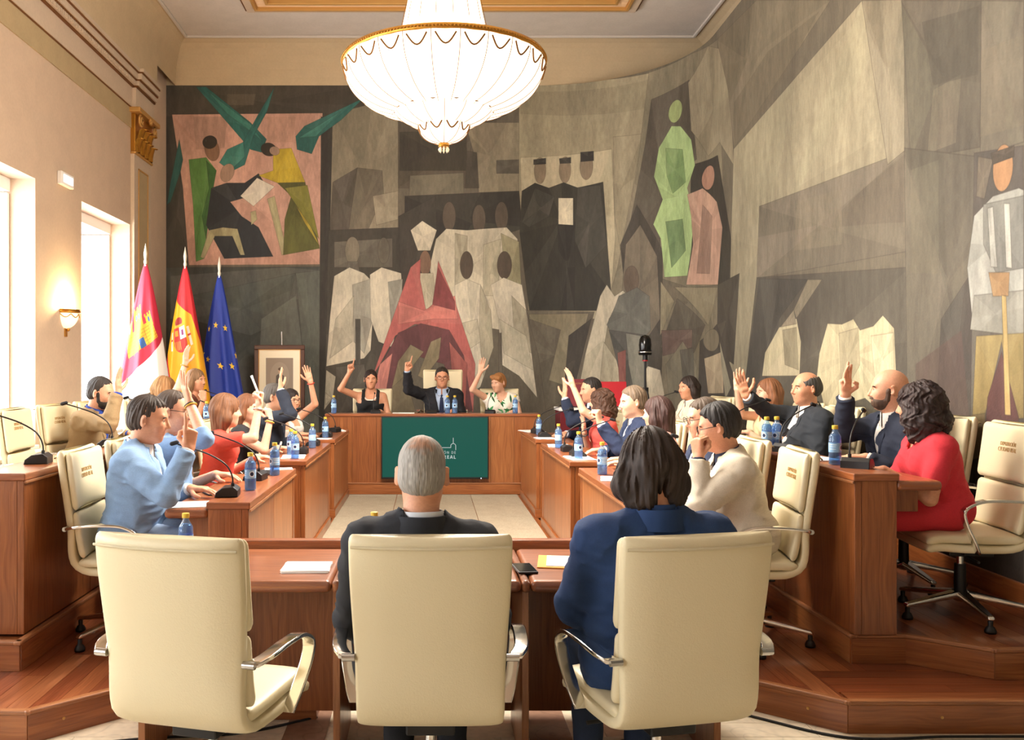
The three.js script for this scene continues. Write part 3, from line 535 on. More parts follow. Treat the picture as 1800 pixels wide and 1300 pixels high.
// ---------- desks ----------
function deskRun(name, label, x, sgn, z0, z1, y0, h, n = 2, group, ph = 0.085) {
  const o = thing(name, label, 'desk', [x, y0, z0], 0, group), L = z0 - z1;
  const U = (u0, u1, a, b, c, d, gr, bv) => span(sgn * u0, sgn * u1, a, b, c, d, gr, bv);
  for (let i = 0; i < n; i++) mesh('front_panel', U(0, 0.022, ph, h - 0.038, -0.05 - i * (L - 0.1) / n - 0.0015, -0.05 - (i + 1) * (L - 0.1) / n + 0.0015, 'y', 0.003), M.wood[(i + Math.round(-z0)) % 3], o);
  for (const z of [0, -L + 0.05]) mesh('corner_post', U(-0.004, 0.03, ph, h - 0.036, z, z - 0.05, 'y', 0.004), M.wood[1], o);
  for (const z of [-0.002, -L + 0.024]) mesh('end_panel', U(0.03, 0.2, ph, h - 0.036, z, z - 0.022, 'y', 0.003), M.wood[1], o);
  mesh('back_panel', U(0.178, 0.2, ph, h - 0.07, -0.024, -L + 0.024, 'y', 0.003), M.wood[2], o);
  if (ph) mesh('plinth', U(-0.016, 0.19, 0, ph, 0.01, -L - 0.01, 'z', 0.004), M.wood[1], o);
  mesh('top_cap', U(-0.014, 0.206, h - 0.036, h, 0.012, -L - 0.012, 'z', 0.006), M.woodTop, o);
  const w = mesh('worktop', U(0.2, 0.42, h - 0.085, h - 0.035, 0.004, -L - 0.004, 'z', 0.02), M.woodTop, o);
  for (const z of [-0.12, -L + 0.12]) mesh('bracket', U(0.2, 0.36, h - 0.2, h - 0.085, z - 0.012, z + 0.012, 'y', 0.004), M.wood[1], o);
  mesh('edge_bead', U(-0.018, -0.008, h - 0.05, h - 0.036, 0.008, -L - 0.008, 'z', 0.003), M.woodEdge, o);
  return o;
}
const XI_L = -0.91, XI_R = 1.02, XO_L = -1.95, XO_R = 2.04, H1 = 0.75, H2 = 0.775;
deskRun('council_desk', 'inner wooden desk in front of the man in the light blue blazer', XI_L, -1, -4.44, -5.95, T1, H1);
deskRun('council_desk', 'inner wooden desk in front of the woman with the silver bracelet and coral blouse', XI_L, -1, -6.47, -8.02, T1, H1);
deskRun('council_desk', 'inner wooden desk in front of the woman in glasses and white top', XI_L, -1, -8.43, -9.87, T1, H1);
deskRun('council_desk', 'inner wooden desk in front of the man in the cream blazer', XI_R, 1, -4.44, -5.98, T1, H1);
deskRun('council_desk', 'inner wooden desk in front of the man in navy suit with fair hair', XI_R, 1, -6.4, -8.0, T1, H1);
deskRun('council_desk', 'inner wooden desk in front of the curly-haired woman with raised arm', XI_R, 1, -8.45, -9.87, T1, H1);
deskRun('tall_council_desk', 'raised outer wooden desk on the window side, behind the blue blazer man', XO_L, -1, -4.26, -9.9, T2, H2, 7, undefined, 0);
deskRun('tall_council_desk', 'raised outer wooden desk ending beside the woman in red jumpsuit', XO_R, 1, -4.25, -9.9, T2, H2, 7, undefined, 0);
// presidency desk facing the room
{
  const x0 = -1.177, x1 = 1.248, zf = -10.09, o = thing('presidency_desk', 'long wooden presidency desk carrying the green screen on its front', 'desk', [0.035, T1, zf]), X0 = x0 - 0.035, X1 = x1 - 0.035, H = 0.912;
  const cuts = [X0 + 0.02, -0.64, 0.66, X1 - 0.02]; for (let i = 0; i < 3; i++) for (let k = 0; k < 2; k++) { const a = mixf(cuts[i], cuts[i + 1], k / 2), b = mixf(cuts[i], cuts[i + 1], (k + 1) / 2); mesh('front_panel', span(a + 0.001, b - 0.001, 0.13, H - 0.03, 0, -0.022, 'y', 0.002), M.wood[(i + k) % 3], o); }
  for (const [a, b] of [[X0, X0 + 0.02], [X1 - 0.02, X1]]) { mesh('corner_post', span(a, b, 0.13, H - 0.03, 0.004, -0.03, 'y', 0.003), M.wood[1], o); mesh('side_panel', span(a, b, 0.13, H - 0.03, -0.03, -0.44, 'y', 0.003), M.wood[1], o); }
  mesh('plinth', span(X0 - 0.01, X1 + 0.01, 0, 0.13, 0.02, -0.44, 'x', 0.004), M.wood[0], o);
  mesh('plinth_cap', span(X0 - 0.014, X1 + 0.014, 0.118, 0.132, 0.028, -0.01, 'x', 0.004), M.woodEdge, o);
  mesh('top_cap', span(X0 - 0.012, X1 + 0.012, H - 0.03, H, 0.014, -0.25, 'x', 0.006), M.woodTop, o);
  mesh('worktop', span(X0, X1, H - 0.08, H - 0.03, -0.25, -0.55, 'x', 0.02), M.woodTop, o);
}
// screen on the presidency desk
{
  const w = 1.21, h = 0.705, o = thing('display_screen', 'flat screen showing a white outline emblem on green', 'screen', [0.0615, 0.321, -10.03]);
  mesh('casing', box(w, h, 0.045, 0, 0, -0.0, 'x', 0.006), M.black, o);
  const c = document.createElement('canvas'); c.width = 1024; c.height = 580; const g = c.getContext('2d'); g.fillStyle = '#17685a'; g.fillRect(0, 0, 1024, 580);
  g.strokeStyle = '#eef6f2'; g.lineWidth = 6; g.lineJoin = 'round'; const poly = (p) => { g.beginPath(); p.forEach(([x, y], i) => i ? g.lineTo(x, y) : g.moveTo(x, y)); g.stroke(); };
  for (const s of [-1, 1]) { const q = (x) => 512 + s * x; poly([[q(178), 196], [q(178), 250]]); g.beginPath(); g.arc(q(178), 276, 24, PI, 2 * PI); g.stroke(); poly([[q(202), 276], [q(202), 316]]); poly([[q(154), 276], [q(154), 292]]); poly([[q(154), 292], [q(60), 292], [q(60), 278], [q(44), 278], [q(0), 252]]); }
  g.fillStyle = '#eef6f2'; g.textAlign = 'right'; g.font = '34px sans-serif'; const put = (t, x, y, sp) => { let xx = x; for (const ch of [...t].reverse()) { g.fillText(ch, xx, y); xx -= g.measureText(ch).width + sp; } };
  put('DIPUTACIÓN DE', 716, 352, 5); g.font = 'bold 46px sans-serif'; put('CIUDAD REAL', 716, 400, 4.5);
  const t = new THREE.CanvasTexture(c); t.colorSpace = THREE.SRGBColorSpace;
  const p = new THREE.PlaneGeometry(w - 0.024, h - 0.034); p.translate(0, h / 2 + 0.004, 0.0232);
  mesh('screen_picture', p, phys({ color: '#060808', roughness: 0.5, specularIntensity: 0.3, emissive: '#ffffff', emissiveMap: t, emissiveIntensity: 0.66 }), o);
  const l = new THREE.SphereGeometry(0.006, 8, 6); l.translate(0.52, 0.008, 0.023); mesh('standby_light', l, std({ color: '#cfe6ff', emissive: '#bcd8ff', emissiveIntensity: 2 }), o);
}
// open desk for the public end, three seats wide
{
  const o = thing('front_desk', 'three-seat wooden desk with open underside at the end of the room', 'desk', [0, 0, -3.41]), xs = [-1.13, -0.36, 0.372, 1.13];
  for (let i = 0; i < 3; i++) mesh('worktop', span(xs[i] + (i ? 0.017 : 0), xs[i + 1] - (i < 2 ? 0.017 : 0), 0.69, 0.74, 0, -0.63, 'x', 0.022), M.woodTop, o);
  for (const x of xs) { const e = x < -1 ? 0.014 : x > 1 ? -0.014 : 0; mesh('leg_panel', span(x - 0.014 + e, x + 0.014 + e, 0.0, 0.695, -0.03, -0.5, 'y', 0.003), M.woodEdge, o); if (!e) mesh('joint_strip', span(x - 0.0165, x + 0.0165, 0.689, 0.7405, -0.001, -0.63, 'z', 0.02), M.wood[1], o); }
  for (let i = 0; i < 3; i++) mesh('modesty_panel', span(xs[i] + 0.014, xs[i + 1] - 0.014, 0.06, 0.69, -0.47, -0.5, 'y', 0.003), M.wood[1], o);
  mesh('upstand', span(-1.13, 1.13, 0.2, 0.776, -0.63, -0.685, 'x', 0.006), M.woodTop, o);
  mesh('foot_box', span(-0.98, -0.5, 0, 0.13, -0.52, -0.68, 'x', 0.004), M.wood[1], o);
}
// ---------- chandelier, wall sconce, emergency light ----------
{
  const cz = -6.0, cx = 0.097, y0 = 1.55, o = thing('chandelier', 'large tiered crystal bowl chandelier with gilded rims, switched on', 'chandelier', [cx, 0, cz]);
  const glow = std({ color: '#fff6e6', roughness: 0.5, emissive: '#fff1d8', emissiveIntensity: 1.5, side: THREE.DoubleSide });
  // bead-strung skins: fluted bowls of strings
  const bowl = (name, prof, flutes) => {
    const seg = flutes * 6, g = lathe(prof, seg), p = g.attributes.position; for (let i = 0; i < p.count; i++) { const x = p.getX(i), z = p.getZ(i), a = Math.atan2(z, x), k = 1 + 0.012 * Math.abs(Math.sin(a * flutes / 2)); p.setX(i, x * k); p.setZ(i, z * k); } g.computeVertexNormals();
    return mesh(name, g, glow, o);
  };
  const prof = (r0, h0, r1, h1, b, n = 14) => Array.from({ length: n + 1 }, (_, i) => { const t = i / n; return [mixf(r0, r1, Math.pow(t, b)), mixf(h0, h1, Math.pow(t, 1 / 1.25))]; });
  const A = [], B = [], C = [], D = [];
  for (let i = 0; i <= 16; i++) { const a = i / 16 * PI / 2; A.push([Math.max(0.30, 0.672 * Math.pow(Math.cos(a * 0.86), 0.9)), y0 + 2.06 - 0.335 * Math.sin(a)]); }
  for (let i = 0; i <= 14; i++) { const a = i / 14 * PI / 2; B.push([Math.max(0.13, 0.338 * Math.cos(a * 0.92)), y0 + 1.80 - 0.17 * Math.sin(a)]); }
  for (let i = 0; i <= 12; i++) { const a = i / 12 * PI / 2; C.push([0.16 * Math.cos(a) + 0.012, y0 + 1.655 - 0.125 * Math.sin(a)]); }
  for (let i = 0; i <= 18; i++) { const t = i / 18; D.push([0.09 + 0.17 * Math.pow(1 - t, 2.4) + 0.02 * (1 - t), y0 + 2.3 + t * 1.95]); }
  bowl('upper_bowl', A.reverse(), 24); bowl('middle_bowl', B.reverse(), 14); bowl('lower_bowl', C.reverse(), 10); bowl('bead_tent', D, 16);
  A.reverse(); B.reverse(); C.reverse();
  const rim = (r, y, h, name) => { const g = lathe([[r - 0.006, y], [r + 0.006, y], [r + 0.009, y + h / 2], [r + 0.006, y + h], [r - 0.006, y + h], [r - 0.006, y]], 72); mesh(name, g, M.gold, o); const bd = []; const n = Math.round(r * 2 * PI / 0.022); for (let i = 0; i < n; i++) { const a = i / n * 2 * PI, s = new THREE.SphereGeometry(0.007, 6, 4); s.translate((r + 0.009) * Math.cos(a), y + h / 2, (r + 0.009) * Math.sin(a)); bd.push(s); } const m = mesh('rim_beading', bd, M.gold, o); m.userData.kind = 'stuff'; };
  rim(0.678, y0 + 2.05, 0.035, 'upper_rim'); rim(0.345, y0 + 1.795, 0.03, 'middle_rim'); rim(0.176, y0 + 1.65, 0.022, 'lower_rim');
  // gilded ribs and swags
  const ribs = (P, n, name) => { for (let i = 0; i < n; i++) { const a = (i + 0.5) / n * 2 * PI, pts = P.map(([r, y]) => V((r + 0.010) * Math.cos(a), y, (r + 0.010) * Math.sin(a))); mesh(name, tube(pts, 0.0019, 14, 5), M.swag, o); } };
  ribs(A, 24, 'upper_rib'); ribs(B, 14, 'middle_rib'); ribs(C, 10, 'lower_rib'); ribs(D, 16, 'tent_rib');
  const swags = (r, y, n, dip, name) => { for (let i = 0; i < n; i++) { const pts = []; for (let k = 0; k <= 8; k++) { const a = (i + 0.64 + 0.72 * k / 8) / n * 2 * PI, q = Math.sin(k / 8 * PI); pts.push(V((r + 0.012 - 0.02 * q) * Math.cos(a), y - dip * q, (r + 0.012 - 0.02 * q) * Math.sin(a))); } mesh(name, tube(pts, 0.0055, 12, 5), M.swag, o); } };
  swags(0.672, y0 + 2.03, 24, 0.065, 'upper_swag'); swags(0.342, y0 + 1.785, 14, 0.045, 'middle_swag'); swags(0.166, y0 + 1.64, 10, 0.04, 'lower_swag');
  mesh('finial_cap', lathe([[0.001, y0 + 1.535], [0.035, y0 + 1.53], [0.038, y0 + 1.51], [0.03, y0 + 1.505], [0.001, y0 + 1.505]], 20), M.gold, o);
  for (let i = 0; i < 8; i++) { const a = i / 8 * 2 * PI, g = new THREE.OctahedronGeometry(0.009); g.scale(1, 2.2, 1); g.translate(0.03 * Math.cos(a), y0 + 1.488, 0.03 * Math.sin(a)); mesh('crystal_drop', g, phys({ color: '#fff3d6', roughness: 0.05, metalness: 0.2, emissive: '#ffe9bd', emissiveIntensity: 0.3 }), o); }
  mesh('ceiling_rod', rod([0, y0 + 4.2, 0], [0, CEIL - 0.02, 0], 0.02), M.gold, o); mesh('ceiling_rose', lathe([[0.001, CEIL], [0.2, CEIL], [0.18, CEIL - 0.05], [0.05, CEIL - 0.1], [0.001, CEIL - 0.1]], 32), M.gold, o);
  // its light: area lights as wide as the bowls, below them, round them and over the open top
  const al = (x, y, z, w, h, i, tx, ty, tz, n) => { const L = new THREE.RectAreaLight('#fff4e6', i * LAMPLIGHT, w, h); L.position.set(cx + x, y, cz + z); L.lookAt(cx + x + tx, y + ty, cz + z + tz); L.name = n; scene.add(L); };
  al(0, y0 + 1.46, 0, 1.0, 1.0, 150, 0, -1, 0.0001, 'chandelier_light_low'); al(0, y0 + 2.62, 0, 0.9, 0.9, 120, 0, 1, 0.0001, 'chandelier_light_top');
  for (const [x, z] of [[1, 0], [-1, 0], [0, 1], [0, -1]]) al(x * 0.74, y0 + 1.88, z * 0.74, 0.95, 0.34, 110, x, -0.25, z, 'chandelier_light_bowl');
}
// shell-shaped wall sconce between the windows
{
  const x = XL, z = -8.82, y = 2.12, o = thing('wall_sconce', 'lit shell-shaped crystal wall lamp with gilt rim between the windows', 'wall lamp', [x, y, z]);
  const g = new THREE.SphereGeometry(0.125, 24, 12, -PI / 2, PI, PI / 2, PI / 2); g.scale(1.15, 1.15, 1); g.rotateY(0); g.rotateY(PI / 2); g.rotateY(-PI / 2);
  const q = new THREE.SphereGeometry(1, 24, 12, 0, 2 * PI, PI / 2, PI / 2), p = q.attributes.position; for (let i = 0; i < p.count; i++) p.setXYZ(i, Math.max(0, p.getX(i)) * 0.13, p.getY(i) * 0.16, p.getZ(i) * 0.125); q.computeVertexNormals();
  mesh('lamp_shade', q, std({ color: '#fff3df', emissive: '#ffe2b4', emissiveIntensity: 1.1, side: THREE.DoubleSide, roughness: 0.5 }), o);
  const rimPts = []; for (let k = 0; k <= 16; k++) { const a = k / 16 * PI - PI / 2; rimPts.push(V(0.135 * Math.cos(a), 0.005, 0.13 * Math.sin(a))); } mesh('lamp_rim', [tube(rimPts, 0.013, 32, 6), tube(rimPts.map((v) => v.clone().setY(0.025)), 0.008, 32, 6)], M.gold, o);
  for (let i = 0; i < 4; i++) { const pts = []; for (let k = 0; k <= 6; k++) { const a = (-PI / 2) + (i + k / 6) / 4 * PI, s = Math.sin(k / 6 * PI); pts.push(V(0.132 * Math.cos(a), -0.015 - 0.035 * s, 0.127 * Math.sin(a))); } mesh('lamp_swag', tube(pts, 0.005, 10, 5), M.goldMatte, o); }
  mesh('lamp_bracket', [box(0.012, 0.16, 0.06, 0.006, -0.24, 0, 'y', 0.004), new THREE.SphereGeometry(0.018, 10, 8).translate(0.03, -0.17, 0)], M.gold, o);
  const L = new THREE.PointLight('#ffd9a0', 5); L.position.set(x + 0.075, y + 0.06, z); L.shadow.radius = 2; L.castShadow = true; L.name = 'sconce_light'; scene.add(L);
}
{
  const o = thing('emergency_light', 'small white lit emergency light box on the window wall', 'wall light', [XL, 3.36, -8.77]);
  mesh('casing', box(0.05, 0.13, 0.3, 0.025, 0, 0, 'z', 0.01), M.white, o); mesh('light_diffuser', box(0.012, 0.075, 0.22, 0.052, 0.028, 0, 'z', 0.005), std({ color: '#ffffff', emissive: '#ffffff', emissiveIntensity: 1.2 }), o);
}
// ---------- cream leather conference chairs ----------
const font = await new FontLoader().loadAsync('fonts/droid/droid_sans_regular.typeface.json');
function slab(line, halfW, th, curve, { n = 30, m = 28, e = 0.4, x0 = 0 } = {}) {   // padded slab along a side profile [y, z]; edges sweep forward by curve
  const c = new THREE.CatmullRomCurve3(line.map(([y, z]) => V(0, y, z)), false, 'centripetal'), pos = [], idx = [], uv = [];
  for (let i = 0; i <= n; i++) {
    const t = i / n, tt = clamp(0.5 - 0.5 * Math.cos(PI * t) * (0.85 + 0.15 * Math.abs(Math.cos(PI * t))), 0, 1), p = c.getPointAt(tt), d = c.getTangentAt(tt), ny = d.z, nz = -d.y;
    const end = Math.min(tt, 1 - tt) * c.getLength(), f = Math.sqrt(clamp(1 - Math.pow(1 - clamp(end / (th * 0.55), 0, 1), 2), 0.0004, 1)), w = halfW(tt) * (0.94 + 0.06 * f);
    for (let j = 0; j < m; j++) {
      const a = j / m * 2 * PI, ca = Math.cos(a), sa = Math.sin(a), x = w * Math.sign(ca) * Math.pow(Math.abs(ca), e), k = th / 2 * f * Math.sign(sa) * Math.pow(Math.abs(sa), e) + curve(tt) * (x / 0.25) ** 2;
      pos.push(x + x0, p.y + ny * k, p.z + nz * k); uv.push(x, tt);
    }
  }
  for (let i = 0; i < n; i++) for (let j = 0; j < m; j++) { const a = i * m + j, b = i * m + (j + 1) % m, q = a + m, r = b + m; idx.push(a, b, r, a, r, q); }
  for (const [s, fl] of [[0, 1], [n * m, 0]]) for (let j = 1; j < m - 1; j++) fl ? idx.push(s, s + j + 1, s + j) : idx.push(s, s + j, s + j + 1);
  const g = new THREE.BufferGeometry(); g.setAttribute('position', new THREE.Float32BufferAttribute(pos, 3)); g.setAttribute('uv', new THREE.Float32BufferAttribute(uv, 2)); g.setIndex(idx); g.computeVertexNormals();
  return g;
}
function flatBar(pts, w, th) {   // flat metal bar along pts [x, y, z], its width across x
  const c = new THREE.CatmullRomCurve3(pts.map((p) => V(...p)), false, 'centripetal'), n = 36, pos = [], idx = [], sec = [[-1, -1], [-0.8, -1.3], [0.8, -1.3], [1, -1], [1, 1], [0.8, 1.3], [-0.8, 1.3], [-1, 1]], m = sec.length;
  for (let i = 0; i <= n; i++) { const p = c.getPointAt(i / n), t = c.getTangentAt(i / n), nn = V(0, t.z, -t.y).normalize(); for (const [a, b] of sec) pos.push(p.x + a * w / 2, p.y + nn.y * b * th / 2.6, p.z + nn.z * b * th / 2.6); }
  for (let i = 0; i < n; i++) for (let j = 0; j < m; j++) { const a = i * m + j, b = i * m + (j + 1) % m; idx.push(a, b, b + m, a, b + m, a + m); }
  for (const [s, fl] of [[0, 1], [n * m, 0]]) for (let j = 1; j < m - 1; j++) fl ? idx.push(s, s + j + 1, s + j) : idx.push(s, s + j, s + j + 1);
  const g = new THREE.BufferGeometry(); g.setAttribute('position', new THREE.Float32BufferAttribute(pos, 3)); g.setIndex(idx); g.computeVertexNormals(); return plainGeo(g);
}
function buildChair(topY = 1.05, drop = 0) {
  const o = new THREE.Group(); o.name = 'conference_chair'; const k = (topY - 0.5) / 0.55, Y = (y) => 0.5 + (y - 0.5) * k;
  const line = [[Y(1.045), -0.315], [Y(0.95), -0.305], [Y(0.8), -0.283], [Y(0.65), -0.262], [0.54, -0.248], [0.475, -0.222], [0.438, -0.16], [0.43, -0.05], [0.432, 0.1], [0.437, 0.2], [0.425, 0.26]];
  const W = (t) => mixf(0.252, 0.232, smooth(0.05, 0.5, t)) + 0.012 * smooth(0.55, 0.8, t), cv = (t) => 0.035 * (1 - smooth(0.35, 0.6, t));
  mesh('shell', slab(line, W, 0.05, cv, { n: 44, e: 0.42 }), M.leather, o);
  { const q = []; for (let i = -8; i <= 8; i++) { const x = i / 8 * 0.243; q.push(V(x, Y(1.012), -0.3405 + 0.035 * (x / 0.25) ** 2)); } mesh('piping', tube(q, 0.0045, 32, 6), M.leather, o); }
  mesh('upper_back_pad', slab([[Y(1.035), -0.275], [Y(0.95), -0.265], [Y(0.8), -0.245], [Y(0.745), -0.237]], (t) => 0.245, 0.05, () => 0.035, { n: 20, e: 0.5 }), M.leather, o);
  mesh('lower_back_pad', slab([[Y(0.735), -0.236], [Y(0.65), -0.225], [0.56, -0.21], [0.5, -0.195]], (t) => 0.238, 0.05, () => 0.03, { n: 20, e: 0.5 }), M.leather, o);
  mesh('seat_pad', slab([[0.475, -0.2], [0.472, -0.05], [0.474, 0.1], [0.472, 0.2], [0.455, 0.255]], (t) => 0.236, 0.06, () => 0.006, { n: 24, e: 0.5 }), M.leather, o);
  for (const s of [-1, 1]) {
    mesh('armrest', flatBar([[s * 0.262, Y(0.66), -0.245], [s * 0.285, Y(0.672), -0.2], [s * 0.295, Y(0.682), -0.08], [s * 0.297, Y(0.672), 0.05], [s * 0.297, Y(0.63), 0.115], [s * 0.292, Y(0.57), 0.105], [s * 0.272, 0.47, 0.055], [s * 0.255, 0.415, 0.03]], 0.045, 0.014), M.chrome, o);
    mesh('arm_bolt', rod([s * 0.235, Y(0.66), -0.25], [s * 0.275, Y(0.66), -0.25], 0.012), M.alu, o);
  }
  const text = []; [['DIPUTACIÓN', 0.925, 0.019], ['CIUDAD REAL', 0.895, 0.021]].forEach(([t, y, size]) => { const g = new TextGeometry(t, { font, size, depth: 0.002, curveSegments: 2 }); g.computeBoundingBox(); g.translate(-g.boundingBox.max.x / 2, Y(y), 0); const p = g.attributes.position; for (let i = 0; i < p.count; i++) { const yy = p.getY(i); p.setZ(i, p.getZ(i) - 0.2335 + 0.035 * (p.getX(i) / 0.25) ** 2 - (yy - Y(0.92)) * 0.13 / k - 0.0005); } text.push(plainGeo(g)); });
  mesh('embroidery', text, std({ color: '#c4a26e', roughness: 0.8 }), o);
  mesh('tilt_mechanism', [box(0.16, 0.04, 0.22, 0, 0.365, -0.02, 'z', 0.008), box(0.34, 0.02, 0.05, 0, 0.385, 0.03, 'x', 0.004), rod([0.08, 0.38, 0.02], [0.24, 0.37, 0.02], 0.007)], M.black, o);
  if (drop) for (const m of o.children) m.geometry.translate(0, -drop, 0);
  mesh('gas_column', rod([0, 0.2, 0], [0, 0.37 - drop, 0], 0.018), M.chrome, o); mesh('column_sleeve', rod([0, 0.1, 0], [0, 0.27, 0], 0.03, 0.027, 16), M.black, o);
  const b = mesh('star_base', new THREE.SphereGeometry(0.045, 14, 10).scale(1, 0.7, 1).translate(0, 0.105, 0), M.chrome, o);
  for (let i = 0; i < 5; i++) {
    const a = (i + 0.25) / 5 * 2 * PI, g = new RoundedBoxGeometry(0.056, 0.028, 0.3, 2, 0.012), p = g.attributes.position;
    for (let q = 0; q < p.count; q++) { const z = p.getZ(q), t = (z + 0.15) / 0.3; p.setX(q, p.getX(q) * mixf(1.1, 0.6, t)); p.setY(q, p.getY(q) * mixf(1.3, 0.7, t) + 0.115 - 0.045 * t * t); p.setZ(q, z + 0.175); } g.computeVertexNormals(); g.rotateY(a); mesh('base_leg', plainGeo(g), M.chrome, o);
    mesh('glide', lathe([[0.001, 0], [0.025, 0], [0.027, 0.012], [0.019, 0.03], [0.011, 0.036], [0.012, 0.06], [0.001, 0.06]], 14).translate(0.31 * Math.sin(a), 0, 0.31 * Math.cos(a)), M.black, o);
  }
  return o;
}
const chairProto = buildChair(), tallProto = buildChair(1.25), lowProto = buildChair(1.05, 0.045);
function chair(x, z, y, F, label, group, proto = chairProto) {
  const c = proto.clone(); c.name = numbered('conference_chair'); scene.add(c); c.position.set(x, y, z); c.rotation.y = Math.atan2(F[0], F[1]); return tag(c, label, 'chair', group);
}
const dirOf = (deg) => [Math.sin(deg * PI / 180), Math.cos(deg * PI / 180)];
chair(-0.725, -2.98, 0, dirOf(165), 'empty cream leather chair pushed up to the open front desk');
chair(0.003, -3.0, 0, dirOf(180), 'cream leather chair of the grey-haired man at the front desk');
chair(0.765, -3.0, 0, dirOf(192), 'cream leather chair of the long-haired man in navy at the front desk');
chair(-2.62, -5.5, T2 - 0.0, dirOf(97), 'empty cream leather chair at the outer desk, first from its open end', undefined, lowProto);
chair(-2.68, -6.3, T2 - 0.0, dirOf(95), 'empty cream leather chair beside the man in the tan jacket', undefined, lowProto);
chair(-2.72, -7.75, T2, dirOf(88), 'empty cream leather chair between the tan-jacketed man and the blonde woman', undefined, lowProto);
chair(2.78, -8.1, T2, dirOf(270), 'empty cream leather chair beside the dark-haired woman in a cream jacket', undefined, lowProto);
